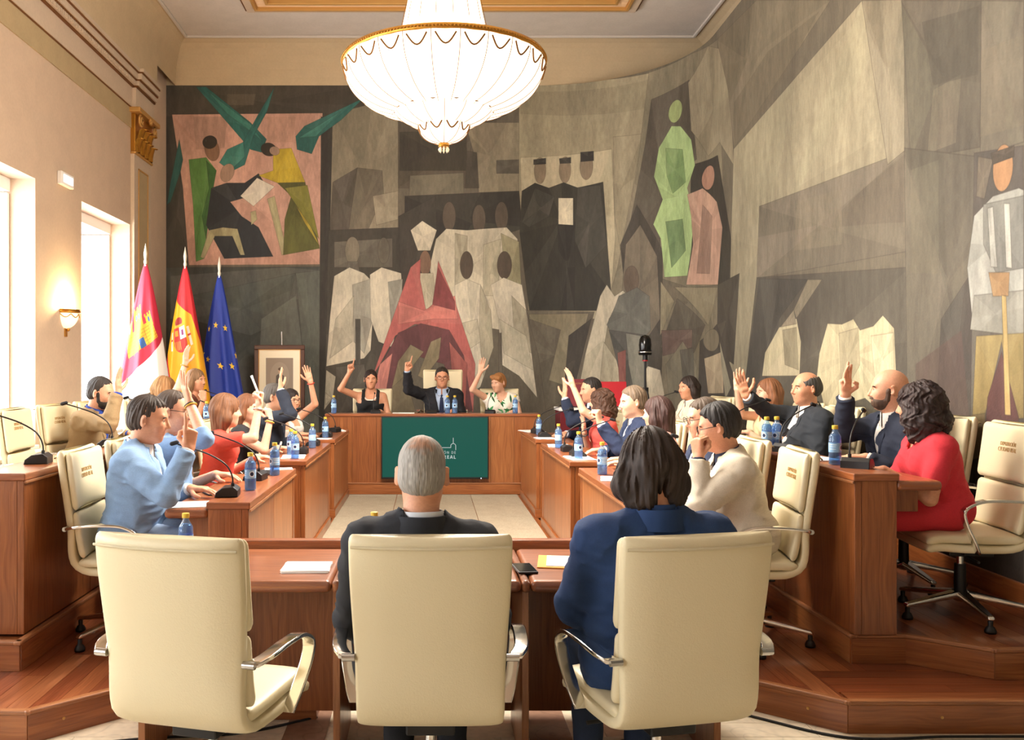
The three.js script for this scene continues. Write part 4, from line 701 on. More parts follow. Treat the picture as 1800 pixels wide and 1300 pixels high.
// ---------- people: one continuous skin body each, clothing, hair and face parts as children ----------
class Field {
  constructor(lo, hi, cell) { this.lo = lo; this.c = cell; this.n = [0, 1, 2].map((k) => Math.ceil((hi[k] - lo[k]) / cell) + 2); this.d = new Float32Array(this.n[0] * this.n[1] * this.n[2]).fill(1); }
  each(lo, hi, f) {
    const { n, c, d, lo: o } = this, i0 = Math.max(0, Math.floor((lo[0] - o[0]) / c)), i1 = Math.min(n[0] - 1, Math.ceil((hi[0] - o[0]) / c)), j0 = Math.max(0, Math.floor((lo[1] - o[1]) / c)), j1 = Math.min(n[1] - 1, Math.ceil((hi[1] - o[1]) / c)), k0 = Math.max(0, Math.floor((lo[2] - o[2]) / c)), k1 = Math.min(n[2] - 1, Math.ceil((hi[2] - o[2]) / c));
    for (let k = k0; k <= k1; k++) for (let j = j0; j <= j1; j++) { let q = (k * n[1] + j) * n[0] + i0; const y = o[1] + j * c, z = o[2] + k * c; for (let i = i0; i <= i1; i++, q++) d[q] = f(o[0] + i * c, y, z, d[q]); }
  }
  cap(a, b, ra, rb = ra, k = 0.03, endCut = false) {
    const m = Math.max(ra, rb) + k + 2 * this.c, bx = b.x - a.x, by = b.y - a.y, bz = b.z - a.z, l2 = bx * bx + by * by + bz * bz || 1e-9, L = Math.sqrt(l2);
    this.each([Math.min(a.x, b.x) - m, Math.min(a.y, b.y) - m, Math.min(a.z, b.z) - m], [Math.max(a.x, b.x) + m, Math.max(a.y, b.y) + m, Math.max(a.z, b.z) + m], (x, y, z, o) => {
      const px = x - a.x, py = y - a.y, pz = z - a.z, t = (px * bx + py * by + pz * bz) / l2, h = t < 0 ? 0 : t > 1 ? 1 : t, dx = px - bx * h, dy = py - by * h, dz = pz - bz * h;
      let s = Math.sqrt(dx * dx + dy * dy + dz * dz) - (ra + (rb - ra) * h);
      if (endCut) s = Math.max(s, (t - 1) * L);
      const q = k - Math.abs(o - s); return q > 0 ? Math.min(o, s) - q * q * 0.25 / k : Math.min(o, s);
    });
  }
  ell(c, r, X, Y, Z, k = 0.02, minus = false) {   // ellipsoid with axes X, Y, Z
    const m = Math.max(...r) + k + 2 * this.c, rm = Math.min(...r);
    this.each([c.x - m, c.y - m, c.z - m], [c.x + m, c.y + m, c.z + m], (x, y, z, o) => {
      const px = x - c.x, py = y - c.y, pz = z - c.z, a = (px * X.x + py * X.y + pz * X.z) / r[0], b = (px * Y.x + py * Y.y + pz * Y.z) / r[1], e = (px * Z.x + py * Z.y + pz * Z.z) / r[2], k0 = Math.sqrt(a * a + b * b + e * e), k1 = Math.sqrt(a * a / r[0] / r[0] + b * b / r[1] / r[1] + e * e / r[2] / r[2]) || 1e-6, s = k0 < 1e-4 ? -rm : k0 * (k0 - 1) / k1;
      if (minus) { const q = k - Math.abs(o + s); return q > 0 ? Math.max(o, -s) + q * q * 0.25 / k : Math.max(o, -s); }
      const q = k - Math.abs(o - s); return q > 0 ? Math.min(o, s) - q * q * 0.25 / k : Math.min(o, s);
    });
  }
  minus(f) { const { n, c, lo } = this; this.each(lo, [lo[0] + n[0] * c, lo[1] + n[1] * c, lo[2] + n[2] * c], (x, y, z, o) => o < 0.06 ? Math.max(o, f(x, y, z)) : o); }
  warp(f) { const { n, c, lo } = this; this.each(lo, [lo[0] + n[0] * c, lo[1] + n[1] * c, lo[2] + n[2] * c], (x, y, z, o) => Math.abs(o) < 0.035 ? o + f(x, y, z) : o); }
  at(p) { const { n, c, lo, d } = this, i = Math.round((p.x - lo[0]) / c), j = Math.round((p.y - lo[1]) / c), k = Math.round((p.z - lo[2]) / c); return i < 0 || j < 0 || k < 0 || i >= n[0] || j >= n[1] || k >= n[2] ? 1 : d[(k * n[1] + j) * n[0] + i]; }
  mesh() {   // surface nets
    const { n, c, lo, d } = this, [nx, ny, nz] = n, at = new Int32Array(d.length).fill(-1), pos = [], idx = [], sy = nx, sz = nx * ny, off = [0, 1, sy, sy + 1, sz, sz + 1, sz + sy, sz + sy + 1], ed = [[0, 1], [2, 3], [4, 5], [6, 7], [0, 2], [1, 3], [4, 6], [5, 7], [0, 4], [1, 5], [2, 6], [3, 7]];
    for (let k = 0; k < nz - 1; k++) for (let j = 0; j < ny - 1; j++) for (let i = 0; i < nx - 1; i++) {
      const q = k * sz + j * sy + i; let mask = 0; for (let e = 0; e < 8; e++) if (d[q + off[e]] < 0) mask |= 1 << e; if (mask === 0 || mask === 255) continue;
      let x = 0, y = 0, z = 0, m = 0;
      for (const [a, b] of ed) { const da = d[q + off[a]], db = d[q + off[b]]; if ((da < 0) === (db < 0)) continue; const t = da / (da - db); x += (a & 1) + t * ((b & 1) - (a & 1)); y += ((a >> 1) & 1) + t * (((b >> 1) & 1) - ((a >> 1) & 1)); z += (a >> 2) + t * ((b >> 2) - (a >> 2)); m++; }
      at[q] = pos.length / 3; pos.push(lo[0] + (i + x / m) * c, lo[1] + (j + y / m) * c, lo[2] + (k + z / m) * c);
    }
    for (let k = 1; k < nz - 1; k++) for (let j = 1; j < ny - 1; j++) for (let i = 1; i < nx - 1; i++) {
      const q = k * sz + j * sy + i, a = d[q] < 0;
      for (const [s, u, v] of [[1, sy, sz], [sy, sz, 1], [sz, 1, sy]]) { const b = d[q + s] < 0; if (a === b) continue; const p0 = at[q - u - v], p1 = at[q - v], p2 = at[q], p3 = at[q - u]; if (p0 < 0 || p1 < 0 || p2 < 0 || p3 < 0) continue; a ? idx.push(p0, p1, p2, p0, p2, p3) : idx.push(p0, p2, p1, p0, p3, p2); }
    }
    return { pos, idx };
  }
}
function solid(fields, base, uvf) {   // one geometry from one or more fields, placed relative to base
  const pos = [], idx = []; for (const f of fields) { const m = f.mesh(), o = pos.length / 3; for (const v of m.pos) pos.push(v); for (const i of m.idx) idx.push(i + o); }
  const uv = new Float32Array(pos.length / 3 * 2); for (let i = 0; i < uv.length / 2; i++) { const x = pos[3 * i], y = pos[3 * i + 1], z = pos[3 * i + 2], q = uvf ? uvf(x, y, z) : [x + z, y]; uv[2 * i] = q[0]; uv[2 * i + 1] = q[1]; }
  const g = new THREE.BufferGeometry(); g.setAttribute('position', new THREE.Float32BufferAttribute(pos, 3)); g.setAttribute('uv', new THREE.BufferAttribute(uv, 2)); g.setIndex(idx); g.translate(-base.x, -base.y, -base.z); g.computeVertexNormals(); return g;
}
const cache = {}; const once = (k, f) => cache[k] ??= f();
const skinMat = (c) => once('s' + c, () => phys({ color: c, map: skinMap, roughness: 0.52, sheen: 0.1, sheenColor: new THREE.Color(1, 0.6, 0.5) }));
const clothMat = (c, o = {}) => once('c' + c + JSON.stringify(Object.keys(o)), () => std({ color: c, map: clothMap, bumpMap: clothBump, bumpScale: 0.0006, roughness: 0.88, ...o }));
const hairMat = (c) => once('h' + c, () => std({ color: c, map: hairMap, bumpMap: hairBump, bumpScale: 0.004, roughness: 0.66 }));
const along = (a, b, t) => a.clone().lerp(b, t), add = (a, ...m) => { const r = a.clone(); for (let i = 0; i < m.length; i += 2) r.addScaledVector(m[i], m[i + 1]); return r; };
const box3 = (pts, m) => [[Math.min(...pts.map((p) => p.x)) - m, Math.min(...pts.map((p) => p.y)) - m, Math.min(...pts.map((p) => p.z)) - m], [Math.max(...pts.map((p) => p.x)) + m, Math.max(...pts.map((p) => p.y)) + m, Math.max(...pts.map((p) => p.z)) + m]];
const at = (px, py, depth) => V((px - 755) / 1560 * depth, 1.55 - (py - 650) / 1560 * depth, -depth);   // a sight line and a distance give a place in the room

const CURL = { open: [[0.05, 0.1, 0.08], [0.05, 0.08, 0.06], [0.08, 0.12, 0.08], [0.12, 0.15, 0.1]], relaxed: [[0.2, 0.25, 0.15], [0.24, 0.3, 0.2], [0.28, 0.32, 0.2], [0.3, 0.36, 0.2]], fist: [[1.35, 1.6, 1.0], [1.4, 1.65, 1.0], [1.4, 1.65, 1.0], [1.35, 1.6, 1.0]], point: [[0.08, 0.1, 0.08], [1.3, 1.6, 1.0], [1.4, 1.65, 1.0], [1.35, 1.6, 1.0]], three: [[0.05, 0.06, 0.05], [0.04, 0.06, 0.05], [0.25, 0.3, 0.2], [1.2, 1.4, 0.9]], two: [[0.05, 0.06, 0.05], [0.05, 0.06, 0.05], [1.3, 1.6, 1.0], [1.35, 1.6, 1.0]], hold: [[0.9, 0.9, 0.6], [0.95, 1.0, 0.6], [1.0, 1.1, 0.6], [1.0, 1.1, 0.6]] };
function handField(wrist, elbow, d, n, right, pose, s, cell) {
  const t = new THREE.Vector3().crossVectors(d, n).multiplyScalar(right ? 1 : -1), P = (a, b, c) => add(wrist, d, a * s, t, b * s, n, c * s), pts = [wrist.clone()], caps = [];
  const fore = add(wrist, elbow.clone().sub(wrist).normalize(), 0.06); caps.push([fore, wrist, 0.0285 * s, 0.0255 * s, 0.01]);
  const lat = [0.029, 0.0095, -0.0095, -0.0275], kn = [0.088, 0.092, 0.088, 0.08], len = [[0.042, 0.026, 0.02], [0.047, 0.03, 0.021], [0.043, 0.028, 0.02], [0.034, 0.021, 0.018]], rad = [0.0092, 0.0095, 0.009, 0.008], curl = CURL[pose], spread = pose === 'open' ? 0.11 : 0.03;
  for (let f = 0; f < 4; f++) {
    const k0 = P(kn[f], lat[f], -0.002); caps.push([P(0.008, lat[f] * 0.62, 0), k0, 0.0145 * s, 0.0118 * s, 0.014]);
    let p = k0, a = 0; for (let j = 0; j < 3; j++) { a += curl[f][j]; const q = add(p, d, Math.cos(a) * len[f][j] * s, n, Math.sin(a) * len[f][j] * s, t, lat[f] / 0.029 * spread * len[f][j] * s); caps.push([p, q, (rad[f] - j * 0.0006) * s, (rad[f] - (j + 1) * 0.0007) * s, j ? 0.003 : 0.005]); p = q; pts.push(q); }
  }
  caps.push([P(0.045, 0.012, 0.006), P(0.05, -0.014, 0.006), 0.014 * s, 0.013 * s, 0.014]);
  let p = P(0.022, 0.024, 0.008); const dirs = pose === 'open' || pose === 'three' || pose === 'relaxed' ? [[0.6, 0.75, 0.25], [0.8, 0.55, 0.2], [0.92, 0.3, 0.1]] : [[0.7, 0.35, 0.62], [0.62, -0.45, 0.6], [0.35, -0.85, 0.35]], tl = [0.044, 0.033, 0.027];
  if (pose === 'three') { dirs[1] = [0.6, -0.4, 0.65]; dirs[2] = [0.3, -0.85, 0.3]; }
  dirs.forEach((v, j) => { const u = add(V(0, 0, 0), d, v[0], t, v[1], n, v[2]).normalize(), q = add(p, u, tl[j] * s); caps.push([p, q, (0.0135 - j * 0.0015) * s, (0.012 - j * 0.0015) * s, 0.006]); p = q; pts.push(q); });
  const F = new Field(...box3([...pts, fore, P(0.09, 0.035, 0), P(0.09, -0.035, 0)], 0.035), cell); for (const c of caps) F.cap(...c); return F;
}
function arm(S, target, l1, l2, pole) {   // two-bone arm; the wrist gives way when out of reach
  const v = target.clone().sub(S); let L = v.length(); const u = v.clone().normalize(); L = clamp(L, 0.12, (l1 + l2) * 0.985); const W = add(S, u, L), a = (l1 * l1 - l2 * l2 + L * L) / (2 * L), h = Math.sqrt(Math.max(0, l1 * l1 - a * a)), p = pole.clone().addScaledVector(u, -pole.dot(u)).normalize();
  return [add(S, u, a, p, h), W];
}
function person(o) {
  const near = o.q ?? 1, fl = o.floor, f = o.sex === 'f', sc = o.scale ?? (f ? 0.95 : 1), H = at(...o.head), Fv = V(o.face2[0], 0, o.face2[1]).normalize(), R = new THREE.Vector3().crossVectors(Fv, UP), hF = V(...(o.look ?? [Fv.x, 0, Fv.z])).normalize(), hR = new THREE.Vector3().crossVectors(hF, UP).normalize(), hU = new THREE.Vector3().crossVectors(hR, hF);
  if (o.tilt) { hU.applyAxisAngle(hF, o.tilt); hR.applyAxisAngle(hF, o.tilt); }
  const N = add(H, hU, -0.165 * sc, hF, -0.028), lean = o.lean ?? 0.05, P = add(N, Fv, -lean, R, o.side ?? 0); P.y = fl + 0.575 + (o.sit ?? 0); const base = V(P.x, fl, P.z);
  const tU = N.clone().sub(P).normalize(), tF = add(Fv, tU, -Fv.dot(tU)).normalize(), tR = o.twist ? R.clone().applyAxisAngle(UP, o.twist) : R;
  const sw = (f ? 0.155 : 0.178) * (o.broad ?? 1), S = { r: add(along(P, N, 0.85), tR, sw), l: add(along(P, N, 0.85), tR, -sw) }, l1 = 0.285 * sc, l2 = 0.255 * sc, arms = {};
  for (const k of ['r', 'l']) {
    const s = k === 'r' ? 1 : -1, spec = o[k] ?? {}; let d, n, target;
    if (spec.at) { target = at(...spec.at); d = V(...(spec.dir ?? [0, 1, 0])).normalize(); n = V(...(spec.palm ?? [Fv.x, 0, Fv.z])); target = add(target, d, -0.06); }
    else { d = add(Fv, tR, -0.35 * s).normalize(); n = V(0, -1, 0); target = add(base, Fv, (spec.reach ?? 0.27) + lean * 0.4, tR, s * (spec.out ?? 0.13)); target.y = fl + (spec.up ?? o.desk ?? 0.76); }
    n = add(n, d, -n.dot(d)).normalize();
    const pole = V(...(spec.pole ?? add(V(0, -1, 0), tR, s * 0.45, Fv, -0.35).toArray())), [E, Wr] = arm(S[k], target, l1, l2, pole); arms[k] = { E, W: Wr, d, n, pose: spec.pose ?? 'relaxed', right: k === 'r' };
  }
  const hip = { r: add(P, R, 0.085, UP, -0.03), l: add(P, R, -0.085, UP, -0.03) }, kneeR = o.knee ?? 0.36, knee = {}, ank = {}, toe = {};
  for (const k of ['r', 'l']) { const s = k === 'r' ? 1 : -1; knee[k] = add(P, R, s * 0.1, Fv, kneeR); knee[k].y = fl + 0.51; ank[k] = add(knee[k], Fv, o.shin ?? -0.02); ank[k].y = fl + 0.09; toe[k] = add(ank[k], Fv, 0.15); toe[k].y = fl + 0.045; }
  const broad = o.broad ?? 1, belly = o.belly ?? 0, w = (f ? 0.9 : 1) * broad;
  const torso = (F, g) => {
    F.cap(add(P, tR, 0.085 * w), add(P, tR, -0.085 * w), 0.112 + g, 0.112 + g, 0.05);
    const b = add(along(P, N, 0.34), tF, 0.01 + belly); F.cap(add(b, tR, 0.07 * w), add(b, tR, -0.07 * w), (f ? 0.098 : 0.112) + g + belly * 0.5, undefined, 0.07);
    const c = add(along(P, N, 0.66), tF, 0.008); F.cap(add(c, tR, 0.085 * w), add(c, tR, -0.085 * w), (f ? 0.1 : 0.113) + g, undefined, 0.07);
    const sh = along(P, N, 0.85); F.cap(add(sh, tR, sw * 0.8), add(sh, tR, -sw * 0.8), 0.06 + g, undefined, 0.06);
    F.cap(add(N, hU, 0.02), add(S.r, tR, -0.05), 0.045 + g, 0.05 + g, 0.04); F.cap(add(N, hU, 0.02), add(S.l, tR, 0.05), 0.045 + g, 0.05 + g, 0.04);
    if (f) for (const s of [1, -1]) { const q = add(along(P, N, 0.64), tF, 0.075, tR, s * 0.066); F.cap(q, q, 0.058 + g, undefined, 0.05); }
  };
  const armCap = (F, k, g, upTo = 2, ga = 0) => {
    const { E, W } = arms[k], r0 = (f ? 0.047 : 0.055) * (o.thick ?? 1) + g, r1 = (f ? 0.037 : 0.043) * (o.thick ?? 1) + g, r2 = (f ? 0.026 : 0.029) + g + ga;
    if (upTo <= 1) { F.cap(S[k], along(S[k], E, upTo), r0 + ga, mixf(r0, r1, upTo) + ga, 0.035, true); return; }
    F.cap(S[k], E, r0 + ga, r1 + ga, 0.035); F.cap(E, along(E, W, upTo - 1), r1 + ga, mixf(r1, r2, upTo - 1), 0.012, upTo < 2);
  };
  const all = [H, N, P, S.r, S.l, arms.r.E, arms.r.W, arms.l.E, arms.l.W, knee.r, knee.l, ank.r, ank.l, toe.r, toe.l], upper = [N, P, S.r, S.l, arms.r.E, arms.r.W, arms.l.E, arms.l.W, add(N, UP, 0.06)];
  const top = o.top, bare = top.sleeve !== undefined && top.sleeve < 1.8, cell = [0.0085, 0.0105, 0.013][near], headCell = [0.0042, 0.0052, 0.006][near];
  const root = thing('person', o.label, 'person', base.toArray(), 0, o.group);
  // skin: trunk and limbs on a coarse grid, head and hands on fine ones, joined into one surface
  const body = new Field(...box3(all, 0.16), bare ? 0.0105 : 0.015); torso(body, -0.012); for (const k of ['r', 'l']) { armCap(body, k, -0.001); body.cap(hip[k], knee[k], 0.075, 0.052, 0.04); body.cap(knee[k], ank[k], 0.05, 0.035, 0.03); body.cap(ank[k], toe[k], 0.035, 0.028, 0.02); } body.cap(N, add(H, hU, -0.06), (f ? 0.047 : 0.056), (f ? 0.046 : 0.055), 0.03);
  const head = new Field(...box3([add(N, UP, -0.03), add(H, hU, 0.12), add(H, hF, 0.12), add(H, hF, -0.12), add(H, hR, 0.1), add(H, hR, -0.1)], 0.02), headCell), L = (x, y, z) => add(H, hR, x * sc, hU, y * sc, hF, z * sc), fw = (o.fat ?? 1);
  head.ell(L(0, 0.03, -0.012), [0.076 * sc, 0.088 * sc, 0.098 * sc], hR, hU, hF); head.ell(L(0, -0.03, 0.022), [0.064 * sc * fw, 0.085 * sc, 0.072 * sc], hR, hU, hF, 0.03); head.ell(L(0, -0.075, 0.03), [0.05 * sc * fw, 0.04 * sc, 0.05 * sc], hR, hU, hF, 0.03);
  const ball = (x, y, z, r, k) => { const c = L(x, y, z); head.cap(c, c, r * sc, undefined, k); };
  ball(0, -0.1, 0.064, 0.017, 0.03); ball(0.036, -0.026, 0.06, 0.023 * fw, 0.03); ball(-0.036, -0.026, 0.06, 0.023 * fw, 0.03); head.cap(L(-0.034, 0.024, 0.076), L(0.034, 0.024, 0.076), 0.010 * sc, undefined, 0.02);
  for (const s of [1, -1]) head.ell(L(s * 0.031, 0.004, 0.099), [0.017 * sc, 0.011 * sc, 0.016 * sc], hR, hU, hF, 0.014, true);
  head.cap(L(0, 0.016, 0.088), L(0, -0.027, 0.108), 0.0065 * sc, 0.0112 * sc, 0.012); ball(0.011, -0.033, 0.096, 0.0078, 0.007); ball(-0.011, -0.033, 0.096, 0.0078, 0.007);
  head.cap(L(-0.017, -0.056, 0.086), L(0.017, -0.056, 0.086), 0.0068 * sc, undefined, 0.006); head.cap(L(-0.014, -0.0675, 0.085), L(0.014, -0.0675, 0.085), 0.0075 * sc, undefined, 0.006);
  for (const s of [1, -1]) { const a = hF.clone().applyAxisAngle(hU, -s * 0.55); head.ell(L(s * 0.083, -0.008, -0.01), [0.0095 * sc, 0.033 * sc, 0.022 * sc], new THREE.Vector3().crossVectors(a, hU), hU, a, 0.006); head.ell(L(s * 0.092, -0.006, 0.0), [0.008 * sc, 0.018 * sc, 0.01 * sc], hR, hU, hF, 0.004, true); }
  head.cap(L(0, -0.05, -0.018), add(N, tF, 0.004), (f ? 0.048 : 0.058), (f ? 0.05 : 0.062), 0.03);
  const hands = ['r', 'l'].map((k) => handField(arms[k].W, arms[k].E, arms[k].d, arms[k].n, arms[k].right, arms[k].pose, f ? 0.95 : 1.03, [0.0036, 0.0042, 0.0048][near]));
  const skin = skinMat(o.skin ?? '#e0ab8a'); mesh('body', solid([body, head, ...hands], base), skin, root);
  // clothing
  const wr = (amp) => (x, y, z) => { const q = noise3(x * 9 + 3, y * 26 + 6 * (x + z), z * 9 + 7), e = noise3(x * 17, y * 22 - 14 * (x - z) + 5, z * 17); return amp * 0.7 * noise3(x * 12, y * 12, z * 12) + amp * 1.3 * (Math.abs(q) - 0.3) + amp * 0.9 * (Math.abs(e) - 0.3); }, jacket = top.kind === 'jacket', n0 = add(N, tF, 0.0);
  const loc = (x, y, z) => { const px = x - n0.x, py = y - n0.y, pz = z - n0.z; return [px * tR.x + py * tR.y + pz * tR.z, px * tU.x + py * tU.y + pz * tU.z, px * tF.x + py * tF.y + pz * tF.z]; };
  const neckHole = (F, r, drop, back) => { const a = add(N, tF, 0.012); F.minus((x, y, z) => { const [u, v, q] = loc(x, y, z); const rr = Math.hypot(u, (q - 0.012) * 0.95); return Math.min(r - rr + Math.max(0, -v) * 0.2, v + (q > 0 ? drop * Math.min(1, q / 0.04) + 0.5 * q : 0) + (back ?? 0) - 0.004); }); };
  let shirtField;
  if (jacket) {
    shirtField = new Field(...box3([N, P, S.r, S.l], 0.15), cell); torso(shirtField, 0.004); neckHole(shirtField, f ? 0.062 : 0.07, 0.02);
    shirtField.warp(wr(0.002)); mesh('shirt', solid([shirtField], base), clothMat(top.shirt), root);
  }
  const g = jacket ? 0.017 : 0.008, C = new Field(...box3(upper, 0.16), cell); torso(C, g); if (jacket) C.cap(add(P, UP, -0.02, tR, 0.09 * w), add(P, UP, -0.02, tR, -0.09 * w), 0.13, 0.13, 0.05);
  if (jacket) {
    const open = top.open ?? 0.3, wid = top.wide ?? 0.055;
    C.minus((x, y, z) => { const [u, v, q] = loc(x, y, z); const half = v > 0 ? wid + v * 0.3 : wid * clamp(1 + v / open, 0, 1) + (top.flare ?? 0) * clamp(-v - open * 0.5, 0, 0.3); return Math.min(half - Math.abs(u), q - 0.02 + Math.max(0, -0.05 - v) * 0.0, v + (top.long ?? open)); });
    neckHole(C, f ? 0.068 : 0.077, 0.035, 0.012);
  } else if (top.sleeve === 0) { C.minus((x, y, z) => { const [u, v, q] = loc(x, y, z); return Math.max(Math.min(Math.abs(u) - 0.108, v + 0.135), Math.min(0.07 - Math.abs(u), v + (q > 0 ? (top.neck ?? 0.12) : 0.04))); }); }
  else neckHole(C, f ? 0.075 : 0.07, top.neck ?? 0.03);
  for (const k of ['r', 'l']) { const up = o[k]?.sleeve ?? top.sleeve ?? 1.93; if (up > 0) armCap(C, k, jacket ? 0.014 : 0.009, up, up > 1.5 && up < 1.95 ? 0.008 : 0.004); if (jacket) C.cap(S[k], S[k], 0.064, undefined, 0.03); }
  C.warp(wr(jacket ? 0.0085 : 0.006));
  let tex = {}; if (top.map) tex = { map: top.map };
  mesh(jacket ? 'jacket' : top.kind === 'dress' ? 'dress_top' : 'blouse', solid([C], base, top.map ? (x, y, z) => { const [u, v] = loc(x, y, z); return [u * 2.2 + 0.5, v * 2.2 + 0.9]; } : null), clothMat(top.color, tex), root);
  if (jacket) {   // shirt collar, jacket collar and lapels
    const ring = (r0, r1, h, gap, y0, mat, name, th = 0.006) => { const pos = [], idx = [], n = 26; for (let i = 0; i <= n; i++) { const a = gap + (2 * PI - 2 * gap) * i / n, ca = Math.sin(a), cb = Math.cos(a); for (const [rr, hh] of [[r0, h], [r0 + th, h], [r1 + th, -0.03], [r1, -0.03]]) { const dip = (1 + cb) / 2 * 0.028; const p = add(N, tR, rr * ca, tF, rr * cb * 0.96 + 0.008, tU, y0 + hh - dip); pos.push(p.x - base.x, p.y - base.y, p.z - base.z); } } for (let i = 0; i < n; i++) for (let j = 0; j < 4; j++) { const p = i * 4 + j, q = i * 4 + (j + 1) % 4; idx.push(p, p + 4, q + 4, p, q + 4, q); } const G = new THREE.BufferGeometry(); G.setAttribute('position', new THREE.Float32BufferAttribute(pos, 3)); G.setIndex(idx); G.computeVertexNormals(); mesh(name, plainGeo(G), mat, root); };
    ring(f ? 0.057 : 0.067, f ? 0.066 : 0.077, 0.05, 0.12, 0.008, clothMat(top.shirt), 'shirt_collar');
    ring(f ? 0.066 : 0.078, f ? 0.08 : 0.098, 0.036, 0.75, 0.008, clothMat(top.color), 'jacket_collar', 0.011);
    for (const s of [1, -1]) {   // lapel flap lying on the chest
      const pts = []; const surf = (u, v) => { for (let q = 0.26; q > -0.02; q -= 0.004) { const p = add(N, tR, u, tU, v, tF, q); if (C.at(p) < 0 || shirtField.at(p) < 0) return add(p, tF, 0.007); } return add(N, tR, u, tU, v, tF, 0.1); };
      const wd = top.wide ?? 0.055, op = top.open ?? 0.3, rows = 9, pos = [], idx = []; for (let i = 0; i <= rows; i++) { const t = i / rows, v = -0.015 - t * (op - 0.03), u0 = wd * (1 + v / op) + 0.002, u1 = u0 + 0.055 * (t < 0.3 ? 0.45 + t * 1.9 : (1 - t) / 0.7 * 1.02 + 0.02); for (const [u, e] of [[u0, 0.004], [u1, 0]]) { const p = add(surf(s * u, v), tF, e); pos.push(p.x - base.x, p.y - base.y, p.z - base.z); } for (const [u] of [[u1], [u0]]) { const p = add(surf(s * u, v), tF, -0.012); pos.push(p.x - base.x, p.y - base.y, p.z - base.z); } }
      for (let i = 0; i < rows; i++) for (let j = 0; j < 4; j++) { const a = i * 4 + j, b = i * 4 + (j + 1) % 4; s > 0 ? idx.push(a, b, b + 4, a, b + 4, a + 4) : idx.push(a, b + 4, b, a, a + 4, b + 4); }
      const G = new THREE.BufferGeometry(); G.setAttribute('position', new THREE.Float32BufferAttribute(pos, 3)); G.setIndex(idx); G.computeVertexNormals(); mesh('lapel', plainGeo(G), clothMat(top.color), root);
    }
    for (const k of ['r', 'l']) { const a = arms[k], F = new Field(...box3([along(a.E, a.W, 0.9), along(a.E, a.W, 1.02)], 0.06), 0.006); F.cap(along(a.E, a.W, 0.86), along(a.E, a.W, 0.985), 0.036, 0.036, 0.001, true); mesh('shirt_cuff', solid([F], base), clothMat(top.shirt), root); }
    if (top.tie) { const pos = [], idx = [], rows = 12; for (let i = 0; i <= rows; i++) { const t = i / rows, v = -0.02 - t * 0.34, hw = i === 0 ? 0.02 : mixf(0.014, 0.042, t); let q = 0.26; for (; q > 0; q -= 0.004) if (shirtField.at(add(N, tU, v, tF, q)) < 0) break; for (const [s, e] of [[-1, 0.003], [0, 0.012], [1, 0.003]]) { const p = add(N, tR, s * hw, tU, v, tF, q + e + 0.004); pos.push(p.x - base.x, p.y - base.y, p.z - base.z); } } for (let i = 0; i < rows; i++) for (let j = 0; j < 2; j++) { const a = i * 3 + j; idx.push(a, a + 4, a + 1, a, a + 3, a + 4); } const G = new THREE.BufferGeometry(); G.setAttribute('position', new THREE.Float32BufferAttribute(pos, 3)); G.setIndex(idx); G.computeVertexNormals(); mesh('tie', plainGeo(G), clothMat(top.tie, { side: THREE.DoubleSide }), root); }
  } else if (top.collar) { const F = new Field(...box3([N], 0.14), 0.006); }
  const T = new Field(...box3([P, knee.r, knee.l, ank.r, ank.l], 0.15), 0.016); T.cap(add(P, R, 0.09 * w), add(P, R, -0.09 * w), 0.12, 0.12, 0.04); for (const k of ['r', 'l']) { T.cap(hip[k], knee[k], 0.09, 0.066, 0.04); T.cap(knee[k], ank[k], 0.066, 0.055, 0.03, true); } T.warp(wr(0.004)); mesh('trousers', solid([T], base), clothMat(o.legs ?? '#22262e'), root);
  for (const k of ['r', 'l']) { const F = new Field(...box3([ank[k], toe[k]], 0.08), 0.01); F.cap(add(ank[k], UP, -0.02), toe[k], 0.043, 0.036, 0.02); F.minus((x, y, z) => fl - y + 0.002); mesh('shoe', solid([F], base), o.shoe ? clothMat(o.shoe) : M.black, root); }
  // hair
  const hs = o.hair, hc = [0.0048, 0.0058, 0.0066][near];
  if (hs.style !== 'none') {
    const Hf = new Field(...box3([add(H, hU, 0.15), add(H, hU, -(hs.len ?? 0.1) - 0.05), add(H, hF, 0.13), add(H, hF, -0.17), add(H, hR, 0.15), add(H, hR, -0.15), add(H, UP, -(hs.len ?? 0.1) - 0.06, hF, -0.1), add(H, hR, 0.15, hF, -0.15), add(H, hR, -0.15, hF, -0.15), add(H, hR, 0.15, hF, 0.06), add(H, hR, -0.15, hF, 0.06)], 0.02), hc), E = (x, y, z, a, b, c, k, m) => Hf.ell(L(x, y, z), [a * sc, b * sc, c * sc], hR, hU, hF, k, m), cp = (x, y, z, x2, y2, z2, r, r2, k = 0.03) => Hf.cap(L(x, y, z), L(x2, y2, z2), r * sc, r2 * sc, k), below = (y0, slope = 0) => Hf.minus((x, y, z) => { const px = x - H.x, py = y - H.y, pz = z - H.z, v = (px * hU.x + py * hU.y + pz * hU.z) / sc, q = (px * hF.x + py * hF.y + pz * hF.z) / sc; return y0 + slope * q - v; }), vol = hs.vol ?? 0;
    const st = hs.style, st2 = st;
    E(0, 0.036, -0.016, (st === 'short' || st === 'thin' ? 0.079 : 0.083) + vol, 0.0925 + vol, 0.1025 + vol);
    if (st === 'short') { E(0, -0.018, -0.038, 0.0785, 0.064, 0.077, 0.02); E(0, -0.03, 0.107, 0.2, 0.116 + (hs.front ?? 0), 0.092, 0.018, true); for (const s of [1, -1]) E(s * 0.09, -0.03, 0.004, 0.035, 0.045, 0.03, 0.01, true); below(-0.072, 0.25); }
